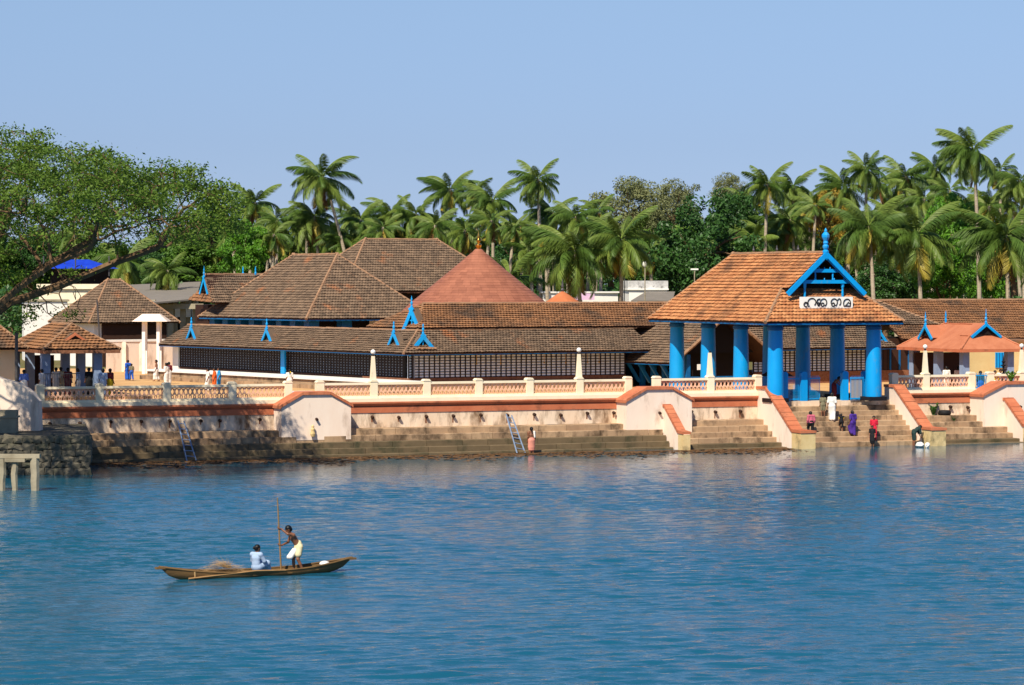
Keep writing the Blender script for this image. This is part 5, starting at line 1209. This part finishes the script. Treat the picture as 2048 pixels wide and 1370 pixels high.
STAND = dict(head=(0, .03, 1.56), neck=(0, 0, 1.42), chest=(0, 0, 1.25), belly=(0, .01, 1.06), pelvis=(0, 0, .93), shl=(-.18, 0, 1.37), shr=(.18, 0, 1.37), ell=(-.235, -.03, 1.10), elr=(.235, -.03, 1.10),
             wrl=(-.23, .07, .87), wrr=(.23, .07, .87), hipl=(-.09, 0, .90), hipr=(.09, 0, .90), knl=(-.10, .02, .50), knr=(.10, .02, .50), anl=(-.10, -.02, .08), anr=(.10, -.02, .08))
def person(label, pos, face, h=1.65, pose=None, top_=None, low=None, low_kind='wrap', low_to=.1, sleeve=.55, res=.018, hair='short', group=None, extra=None, drape=None, fingers=False, top_to=.95):
    """body skin + hair + garments. face: heading in degrees (0 = away from the camera). low_kind wrap|trousers|none"""
    J = {k: np.array(v, float) for k, v in {**STAND, **(pose or {})}.items()}; sc = h / 1.68
    th = thing('person', pos, label, 'person', group); th.rotation_euler = (0, 0, R(face)); th.scale = (sc, sc, sc)
    hd = J['head']; up = hd - J['neck']; up /= np.linalg.norm(up); fw = np.array(J.get('look', (0, 1, 0)), float); fw = fw - up * (fw @ up); fw /= np.linalg.norm(fw); sd = np.cross(fw, up)
    B = [(hd + up * .03 - fw * .012, hd + up * .03 - fw * .012, .098, .098), (hd - up * .05 + fw * .03, hd - up * .085 + fw * .045, .072, .05), (hd + fw * .092 - up * .01, hd + fw * .108 - up * .04, .012, .017),
         (hd + fw * .075 + up * .028 - sd * .03, hd + fw * .075 + up * .028 + sd * .03, .02, .02), (hd + fw * .083 - up * .075 - sd * .016, hd + fw * .083 - up * .075 + sd * .016, .012, .012)]
    for s in (-1, 1): B.append((hd + sd * s * .094 - up * .01, hd + sd * s * .097 + up * .03, .016, .018))
    B += [(J['neck'] - up * .04, hd - up * .05, .055, .052), (J['chest'], J['neck'] - up * .05, .125, .075, (1.2, .85, 1)), (J['belly'], J['chest'], .115, .13, (1.18, .85, 1)), (J['pelvis'], J['belly'], .125, .112, (1.18, .9, 1)), (J['shl'], J['shr'], .07, .07)]
    for s in 'lr':
        sh, el, wr, hp, kn, an = (J[q + s] for q in ('sh', 'el', 'wr', 'hip', 'kn', 'an'))
        B += [(sh, el, .056, .042), (el, wr, .042, .029), (hp, kn, .088, .058), (kn + (kn - hp) * .0, kn * .6 + an * .4, .056, .054), (kn * .6 + an * .4, an, .052, .036)]
        hv = (wr - el) / (np.linalg.norm(wr - el) + 1e-9); hv = np.array(J.get('hand' + s, hv), float); hv /= np.linalg.norm(hv)
        lat = np.cross(hv, np.array([0, 1., 0]) if abs(hv[1]) < .8 else np.array([0, 0, 1.])); lat /= np.linalg.norm(lat)
        B.append((wr + hv * .02, wr + hv * .075, .027, .034))
        nrm = np.cross(lat, hv); r_ = max(.009, res * .62)
        for q, ln in enumerate((.070, .082, .076, .058)):
            b0 = wr + hv * .085 + lat * (-.03 + .02 * q); k1 = b0 + hv * ln * .55 + nrm * .008; B.append((b0 - hv * .02, k1, r_, r_)); B.append((k1, k1 + hv * ln * .4 + nrm * (.03 if not fingers else .05), r_, r_ * .85))
        B.append((wr + hv * .035 - lat * .03, wr + hv * .085 - lat * .062 + nrm * .012, r_ * 1.15, r_))
        toe = np.array(J.get('toe' + s, (0, 1, 0)), float); B += [(an + np.array([0, 0, -.035]) - toe * .03, an + toe * .13 + np.array([0, 0, -.052]), .036, .03)]
    link('body', to_mesh('body', sdf_mesh(B, res, k=.022), 'skin'), th)
    # hair
    hc = hd + up * .045 - fw * .025; H = [(hc, hc, .112, .112), (hc - up * .06 - fw * .03, hc, .085, .1)]
    if hair == 'long': H += [(hc - fw * .05, J['chest'] - fw * .12 + up * .02, .07, .035)]
    if hair == 'bun': H += [(hc - fw * .12 - up * .03, hc - fw * .13 - up * .05, .05, .045)]
    def face_clip(X, Y, Z):
        q = (X - hd[0]) * fw[0] + (Y - hd[1]) * fw[1] + (Z - hd[2]) * fw[2]; u = (X - hd[0]) * up[0] + (Y - hd[1]) * up[1] + (Z - hd[2]) * up[2]
        return np.minimum(q - .035 + np.maximum(0, -.3 * u), .055 - u)
    link('hair', to_mesh('hair', sdf_mesh(H, res, face_clip, .02), 'hair'), th)
    g = .017 + res * .3
    if top_:
        S = [(J['chest'], J['neck'] - up * .07, .125 + g, .08 + g, (1.2, .87, 1)), (J['belly'], J['chest'], .118 + g, .13 + g, (1.18, .88, 1)), (J['pelvis'] + np.array([0, 0, top_to - .93]), J['belly'], .135 + g, .115 + g, (1.18, .9, 1)), (J['shl'], J['shr'], .072 + g, .072 + g)]
        for s in 'lr':
            sh, el, wr = J['sh' + s], J['el' + s], J['wr' + s]; e = sh + (el - sh) * min(1, sleeve * 2) ; S.append((sh, e, .06 + g, .05 + g))
            if sleeve > .5: S.append((el, el + (wr - el) * (sleeve - .5) * 2, .05 + g, .045 + g))
        link('shirt', to_mesh('shirt', sdf_mesh(S, res, None, .03), top_), th)
    if low:
        Lw = []; w0 = J['pelvis'] + np.array([0, 0, .10]); mid_k = (J['knl'] + J['knr']) / 2; mid_a = (J['anl'] + J['anr']) / 2
        if low_kind == 'wrap':
            Lw = [(J['pelvis'], w0, .138 + g, .122 + g, (1.16, .92, 1))]
            for s in 'lr': Lw.append((J['hip' + s], J['kn' + s], .10 + g, .085 + g))
            f = min(1, max(0, (low_to - .08) / .42))
            if low_to < .5:
                for s in 'lr': e = J['an' + s] * (1 - f) + J['kn' + s] * f; Lw.append((J['kn' + s], e, .085 + g, .075 + g))
                Lw.append((mid_k, mid_a * (1 - f) + mid_k * f, .105 + g, .10 + g, (1.25, 1, 1)))
            Lw.append(((J['hipl'] + J['hipr']) / 2, mid_k, .135 + g, .125 + g, (1.3, 1, 1)))
        else:
            Lw = [(J['pelvis'], w0, .132 + g, .12 + g, (1.16, .92, 1))]
            f = min(1, max(0, (low_to - .08) / .42))
            for s in 'lr':
                Lw.append((J['hip' + s], J['kn' + s], .092 + g, .066 + g))
                if low_to < .5: Lw.append((J['kn' + s], J['an' + s] * (1 - f) + J['kn' + s] * f, .064 + g, .055 + g))
        link('wrap_cloth' if low_kind == 'wrap' else 'trousers', to_mesh('lower_garment', sdf_mesh(Lw, res, None, .05), low), th)
    if drape:
        Dp = [(J['shl'] + np.array([.04, .02, .05]), J['belly'] + np.array([.10, .10, -.02]), .06, .075), (J['shl'] + np.array([.02, -.05, .03]), J['pelvis'] + np.array([-.06, -.14, .05]), .055, .06)]
        link('sari_drape', to_mesh('drape', sdf_mesh(Dp, res, None, .05), drape), th)
    for e in (extra or []):
        nm, pr, mt = e; link(nm, to_mesh(nm, sdf_mesh(pr, res, None, .04), mt), th)
    return th
def vv(*a): return np.array(a, float)
def on_stair(px, k):
    z, n = stair(k); n += .22; t = t_at(px, n); return W(t, n, z)
def ground_at(px, py): return at(px, py, GZ)
GS = 'people on the entrance stairs'; GC = 'people in the courtyard'; GP = 'people inside the corner pavilion'
WALK = dict(knl=(-.10, .14, .52), anl=(-.10, .16, .10), knr=(.10, -.02, .50), anr=(.10, -.2, .10))
CLIMB = dict(knl=(-.10, .25, .62), anl=(-.10, .16, .30), hipl=(-.09, .02, .90), head=(0, .10, 1.52), neck=(0, .06, 1.40), chest=(0, .04, 1.24))
# entrance stairs
person('man in pink checked shirt climbing the entrance stairs by the left ramp', on_stair(1622, 2.0), 15, 1.62, CLIMB, 'cloth_pinkplaid', 'cloth_black', 'trousers', .1, .8, .016, group=GS)
person('boy in olive shirt standing near the top of the stairs behind the man in white', on_stair(1646, 6), 5, 1.36, None, 'cloth_grey', 'cloth_grey', 'trousers', .55, .4, group=GS)
person('man in white shirt and long white wrap at the top of the stairs', on_stair(1664, 5), -5, 1.78, dict(WALK), 'cloth_white', 'cloth_white', 'wrap', .12, .45, .016, group=GS,
       extra=[('red_cloth', [(vv(-.12, .12, .95), vv(.16, .1, .97), .06, .06), (vv(.16, .1, .97), vv(.2, .05, .8), .05, .03)], 'cloth_red')])
person('bare-chested man bending in the gateway above the man in white', W(t_at(1668, .6), .6, GZ), -70, 1.62, dict(head=(0, .36, 1.40), neck=(0, .26, 1.32), chest=(0, .14, 1.2), shl=(-.18, .22, 1.28), shr=(.18, .22, 1.28), ell=(-.2, .38, 1.08), elr=(.2, .38, 1.08), wrl=(-.12, .5, .95), wrr=(.12, .5, .95)), None, 'cloth_maroon', 'wrap', .3, group=GS)
person('small child in black with yellow sleeves on the middle of the stairs', on_stair(1683, 3.0), 10, 1.12, CLIMB, 'cloth_black', 'cloth_black', 'trousers', .4, .1, group=GS, extra=[('yellow_sleeve', [(vv(-.18, 0, 1.37), vv(-.22, 0, 1.25), .075, .07)], 'cloth_yellow'), ('yellow_sleeve', [(vv(.18, 0, 1.37), vv(.22, 0, 1.25), .075, .07)], 'cloth_yellow')])
person('woman in purple sari with long black hair climbing the stairs', on_stair(1706, 2), 30, 1.62, CLIMB, 'cloth_purple', 'cloth_purple', 'wrap', .14, .4, .016, 'long', GS, drape='cloth_purple')
person('woman in red sari walking down to the water on the stairs', on_stair(1748, 1), 165, 1.56, WALK, 'cloth_red', 'cloth_red', 'wrap', .14, .4, .016, 'bun', GS, drape='cloth_red')
person('child in dark dress beside the woman in red at the water edge', on_stair(1740, 0) - NV * .3, 160, 1.3, None, 'cloth_black', 'cloth_black', 'wrap', .35, .4, .016, 'short', GS)
BEND = dict(head=(0, .42, 1.26), neck=(0, .34, 1.22), chest=(0, .24, 1.14), belly=(0, .08, 1.02), shl=(-.18, .32, 1.2), shr=(.18, .32, 1.2), ell=(-.19, .40, .92), elr=(.19, .40, .92), wrl=(-.1, .48, .70), wrr=(.1, .48, .70), look=(0, .7, -.7))
person('person in dark green shirt stooping over the water beside the right ramp', on_stair(1822, 0) - NV * .35 - UP * .1, -75, 1.66, BEND, 'cloth_green', 'cloth_green', 'trousers', .5, .6, .016, group=GS)
# bather at the ladder
person('bather in pink wrap with towel standing in the water by the ladder', W(t_at(1063, -3.6), -3.6, -.12), 20, 1.66, None, 'skin', 'cloth_pink', 'wrap', .35, .2, .016, 'long', extra=[('towel', [(vv(.14, -.1, 1.42), vv(.16, -.14, 1.1), .07, .05)], 'cloth_white')])
# courtyard
person('person in blue with a child on the sand near the compound wall', ground_at(256, 761), 30, 1.55, WALK, 'cloth_blue', 'cloth_blue', 'wrap', .15, .4, .02, group=GC)
person('child in ochre shirt walking beside the person in blue', ground_at(263, 762), 30, 1.3, WALK, 'cloth_grey', 'cloth_blue', 'trousers', .2, .4, .02, group=GC)
person('bare-chested man in white wrap crossing the sandy courtyard', ground_at(313, 763), 90, 1.62, WALK, None, 'cloth_white', 'wrap', .2, .4, .02, group=GC)
person('man in white shirt and wrap behind the tree-shaded balustrade', ground_at(333, 773), 60, 1.68, None, 'cloth_white', 'cloth_white', 'wrap', .12, .5, .02, group=GC)
person('person with maroon top just behind the man in white', ground_at(338, 768), 40, 1.6, None, 'cloth_maroon', 'cloth_white', 'wrap', .12, .5, .02, group=GC)
person('woman in white sari leading the orange and blue pair', ground_at(416, 783), 100, 1.58, WALK, 'cloth_white', 'cloth_white', 'wrap', .12, .4, .02, 'bun', GC, drape='cloth_white')
person('woman in bright orange sari between the white and blue women', ground_at(429, 781), 100, 1.56, None, 'cloth_orange', 'cloth_orange', 'wrap', .12, .4, .02, 'bun', GC, drape='cloth_orange')
person('woman in sky blue sari behind the orange one', ground_at(438, 780), 100, 1.56, None, 'cloth_sky', 'cloth_sky', 'wrap', .12, .4, .02, 'bun', GC, drape='cloth_sky')
person('woman with yellow flowers in long black hair at the balustrade gap', ground_at(579, 785), 20, 1.58, None, 'cloth_white', 'cloth_white', 'wrap', .12, .4, .02, 'long', GC, extra=[('flowers', [(vv(.03, -.1, 1.5), vv(.05, -.12, 1.44), .045, .04)], 'cloth_yellow')])
person('man in blue shirt at the left edge beside the iron post', W(t_at(48, 3.4), 3.4, PFZ), 10, 1.6, None, 'cloth_shirtblue', 'cloth_white', 'wrap', .12, .5, .02, group=GC)
# corner pavilion crowd
for x, n, c1, c2, f, lab in ((84, 4.2, 'cloth_white', 'cloth_white', 60, 'figure in white beside the left column of the corner pavilion'),
                             (112, 7, 'cloth_white', 'cloth_white', 0, 'man in white facing away inside the corner pavilion'),
                             (122, 7.5, 'cloth_cream', 'cloth_cream', 20, 'figure in cream deep inside the corner pavilion'),
                             (136, 6.5, 'cloth_maroon', 'cloth_maroon', 0, 'figure in maroon behind the barred railing'),
                             (156, 4.6, 'cloth_paleblue', 'cloth_white', 80, 'man in pale blue shirt in front of the pavilion crowd'),
                             (178, 6, 'cloth_black', 'cloth_black', 30, 'figure in black in the middle of the corner pavilion'),
                             (191, 6.5, 'cloth_maroon', 'cloth_black', -20, 'dark-clothed figure by the inner column of the pavilion'),
                             (206, 3.6, 'cloth_paleblue', 'cloth_paleblue', 0, 'person in pale blue by the right column of the pavilion'),
                             (220, 3.8, 'cloth_maroon', 'cloth_yellow', -30, 'person in maroon and yellow at the right corner of the pavilion')):
    person(lab, W(t_at(x, n), n, PFZ), f, 1.6, None, c1, c2, 'wrap', .12, .5, .022, 'short', GP)
# right-hand pavilion
GR = 'people behind the right-hand balustrade'
person('man in white shirt standing inside the orange-roofed pavilion', W(t_at(1893, 9), 9, GZ), 20, 1.75, None, 'cloth_white', 'cloth_white', 'wrap', .12, .5, .022, group=GR)
person('person in white deep inside the orange-roofed pavilion near its column', W(t_at(1916, 12), 12, GZ), -10, 1.6, None, 'cloth_white', 'cloth_white', 'wrap', .12, .5, .022, group=GR)
person('person in dark blue standing at the small garden gate', W(t_at(1961, 1.6), 1.6, GZ), 0, 1.66, None, 'cloth_green', 'cloth_blue', 'wrap', .12, .6, .02, group=GR)
person('person with dark hair behind the far right balustrade, left one of two', W(t_at(1990, 4), 4, GZ), 180, 1.6, None, 'cloth_yellow', 'cloth_white', 'wrap', .12, .5, .022, group=GR)
person('person in white by the oil-lamp tower, right one of two', W(t_at(2001, 5.5), 5.5, GZ), 180, 1.62, None, 'cloth_white', 'cloth_white', 'wrap', .12, .5, .022, group=GR)

# ------------------------------------------------------------------ the canoe
bL, bR = at(338, 1160, 0), at(686, 1141, 0); ax = bR - bL; LEN = np.linalg.norm(ax); ax = ax / LEN; sdv = V(-ax[1], ax[0], 0); mid = (bL + bR) / 2
th = thing('canoe', mid, 'long wooden canoe with upturned ends carrying two people', 'canoe'); BT = th
def hull_pt(f, a, inset=0.0):
    """f -1..1 along, a -1..1 across the section (gunwale to gunwale)"""
    x = f * LEN / 2 * 1.0; w = (.56 - inset) * max(.05, 1 - abs(f) ** 3.2) ; sheer = .17 + (.30 if f < 0 else .28) * abs(f) ** 3.0; keel = -.16 + .30 * abs(f) ** 5 + inset
    over = .36 * abs(f) ** 6 * np.sign(f)
    s = math.sin(a * math.pi / 2); c = math.cos(a * math.pi / 2) ** .8
    return mid + ax * (x + over * (1 - c)) + sdv * (w * s) + UP * (sheer + (keel - sheer) * c)
NF, NA = 40, 14
def shell(inset, flip):
    vs = [hull_pt(-1 + 2 * i / NF, -1 + 2 * j / NA, inset) for i in range(NF + 1) for j in range(NA + 1)]
    fs = [(i * (NA + 1) + j, (i + 1) * (NA + 1) + j, (i + 1) * (NA + 1) + j + 1, i * (NA + 1) + j + 1) for i in range(NF) for j in range(NA)]
    return vs, [f[::-1] if flip else f for f in fs]
m = MB(); m.add(*shell(0, True), .4); m.add(*shell(.045, False), .6); m.build('hull', 'boat_wood', th, True)
for s in (-1, 1):
    m = MB(); m.tube([hull_pt(-1 + 2 * i / 30, s, .02) + UP * .005 for i in range(31)], .038, 6); m.build('gunwale', 'boat_wood', th, True)
for f in (-.62, -.1, .3, .62):
    m = MB(); a, b = hull_pt(f, -.93), hull_pt(f, .93); m.obox(a - ax * .09 - UP * .06, b - a, ax * .18, UP * .035); m.build('thwart', 'boat_wood', th)
for f in (-.985, .985):
    m = MB(); c = hull_pt(f, 0) * .0 + hull_pt(f, 1) * .5 + hull_pt(f, -1) * .5; m.obox(c - ax * .22 - sdv * .09 - UP * .06, ax * .44, sdv * .18, UP * .07); m.build('end_deck', 'boat_wood', th)
m = MB(); m.tube([hull_pt(-.74, -1) - UP * .02, hull_pt(-.74, -.8) - UP * .03, hull_pt(-.745, -.6)], .03, 5); m.build('rope_lashing', 'straw', th)
# paddle pole lying along the side
m = MB(); m.tube([hull_pt(-.80, -1.0) - sdv * .07 - UP * .28, hull_pt(-.1, -1.0) - sdv * .05 + UP * .05, hull_pt(.25, -.9) + UP * .08], [.035, .035, .03], 6)
top('spare_pole', m, 'pole_wood', 'long bamboo pole lying along the near side of the canoe', 'pole')
# heap of dry palm leaves
m = MB(); rr = random.Random(4)
for i in range(620):
    f = rr.uniform(-.70, -.24); y = rr.uniform(-.38, .38); b = mid + ax * f * LEN / 2 + sdv * y + UP * (.12 + rr.uniform(0, .42) * (1 - (abs(f + .47) / .25) ** 2)); a = rr.gauss(0, .35)
    d = (ax * math.cos(a) + sdv * math.sin(a) * .6 + UP * rr.uniform(-.08, .12)) * rr.uniform(.25, .6); w = np.cross(d, UP) * .03
    m.add([b - w, b + d * .5 - w * 1.2, b + d, b + d * .5 + w], [(0, 1, 2, 3)], rr.random())
for i in range(46):
    b = mid + ax * (-.34 + rr.uniform(-.03, .03)) * LEN / 2 + sdv * rr.uniform(-.25, .25) + UP * .32; d = -ax * rr.uniform(-.25, .75) + UP * rr.uniform(.25, .55) + sdv * rr.uniform(-.1, .1); w = np.cross(d, sdv) * .012
    m.add([b - w, b + d * .6, b + d, b + w], [(0, 1, 2, 3)], .2)
top('leaf_heap', m, 'straw', 'heap of dry palm leaves in the left half of the canoe', 'leaf heap')
m = MB(); c = mid + ax * .78 * LEN / 2 + UP * .22; m.lathe([(.12, 0), (.18, .05), (.15, .12), (.05, .16)], c, 9)
m.v = [(x + rr.uniform(-.025, .025), y + rr.uniform(-.025, .025), z) for x, y, z in m.v]; top('white_sack', m, 'cloth_white', 'small white sack in the right end of the canoe', 'sack')
fa = math.degrees(math.atan2(ax[1], ax[0]))
# seated passenger, back to the camera, looking along the boat to the right
sp = mid + ax * (-.005) * LEN / 2 + UP * .02
SIT = dict(head=(.03, .0, .95), neck=(.01, -.03, .80), chest=(0, -.05, .62), belly=(0, -.05, .44), pelvis=(0, -.04, .29), shl=(-.18, -.04, .74), shr=(.18, -.02, .74), ell=(-.25, .06, .50), elr=(.26, .10, .50), wrl=(-.16, .26, .42), wrr=(.2, .32, .42),
           hipl=(-.10, .0, .27), hipr=(.10, .0, .27), knl=(-.17, .34, .40), knr=(.19, .38, .40), anl=(-.12, .50, .08), anr=(.14, .56, .08), look=(.45, .9, 0))
person('passenger in pale blue clothes sitting with back turned in the canoe', sp, fa - 62, 1.62, SIT, 'cloth_paleblue', 'cloth_paleblue', 'wrap', .12, .75, .012, 'bun', top_to=.93)
# boatman with pole
bp = mid + ax * .47 * LEN / 2 + UP * -.02
PX = at(566, 1136, .1)
STANDB = dict(pelvis=(0, -.02, .92), belly=(0, .05, 1.04), chest=(.0, .16, 1.20), neck=(0, .26, 1.36), head=(0, .34, 1.49), shl=(-.17, .22, 1.32), shr=(.17, .20, 1.32), ell=(-.22, .43, 1.37), wrl=(-.10, .62, 1.53), elr=(.24, .27, 1.06), wrr=(.06, .55, .97),
              handl=(.1, 1, .25), handr=(-.1, 1, .1), hipl=(-.10, -.04, .90), hipr=(.10, -.02, .90), knl=(-.12, .04, .50), anl=(-.14, -.14, .09), knr=(.12, .12, .50), anr=(.14, .10, .09), look=(.1, 1, -.25))
mn = person('bare-backed boatman in cream loincloth pushing a long pole in the canoe', bp, fa + 82, 1.76, STANDB, None, None, 'wrap', .52, .5, .010, fingers=True,
            extra=[('loincloth', [(vv(0, -.02, .92), vv(0, .0, 1.0), .155, .14, (1.12, .95, 1)), (vv(-.10, -.03, .90), vv(-.115, .02, .66), .115, .115), (vv(.10, -.01, .90), vv(.115, .07, .66), .115, .115), (vv(0, 0, .88), vv(0, .06, .68), .13, .12)], 'cloth_cream'), ('cloth_flap', [(vv(-.06, .12, .80), vv(-.08, .28, .58), .075, .085), (vv(.05, .13, .80), vv(.0, .32, .57), .07, .08)], 'cloth_white')])
bpy.context.view_layer.update()
Mw = mn.matrix_world; a = Mw @ Vector((-.085, .70, 1.55)); b = Mw @ Vector((.04, .63, .98)); a, b = V(*a), V(*b); d = (a - b) / np.linalg.norm(a - b)
m = MB(); k0 = b - d * ((b[2] + .8) / d[2]); m.tube([k0, b, a, a + d * .6, a + d * 1.15], [.032, .031, .029, .026, .022], 7)
top('punting_pole', m, 'pole_wood', 'upright wooden punting pole held by the boatman', 'pole')
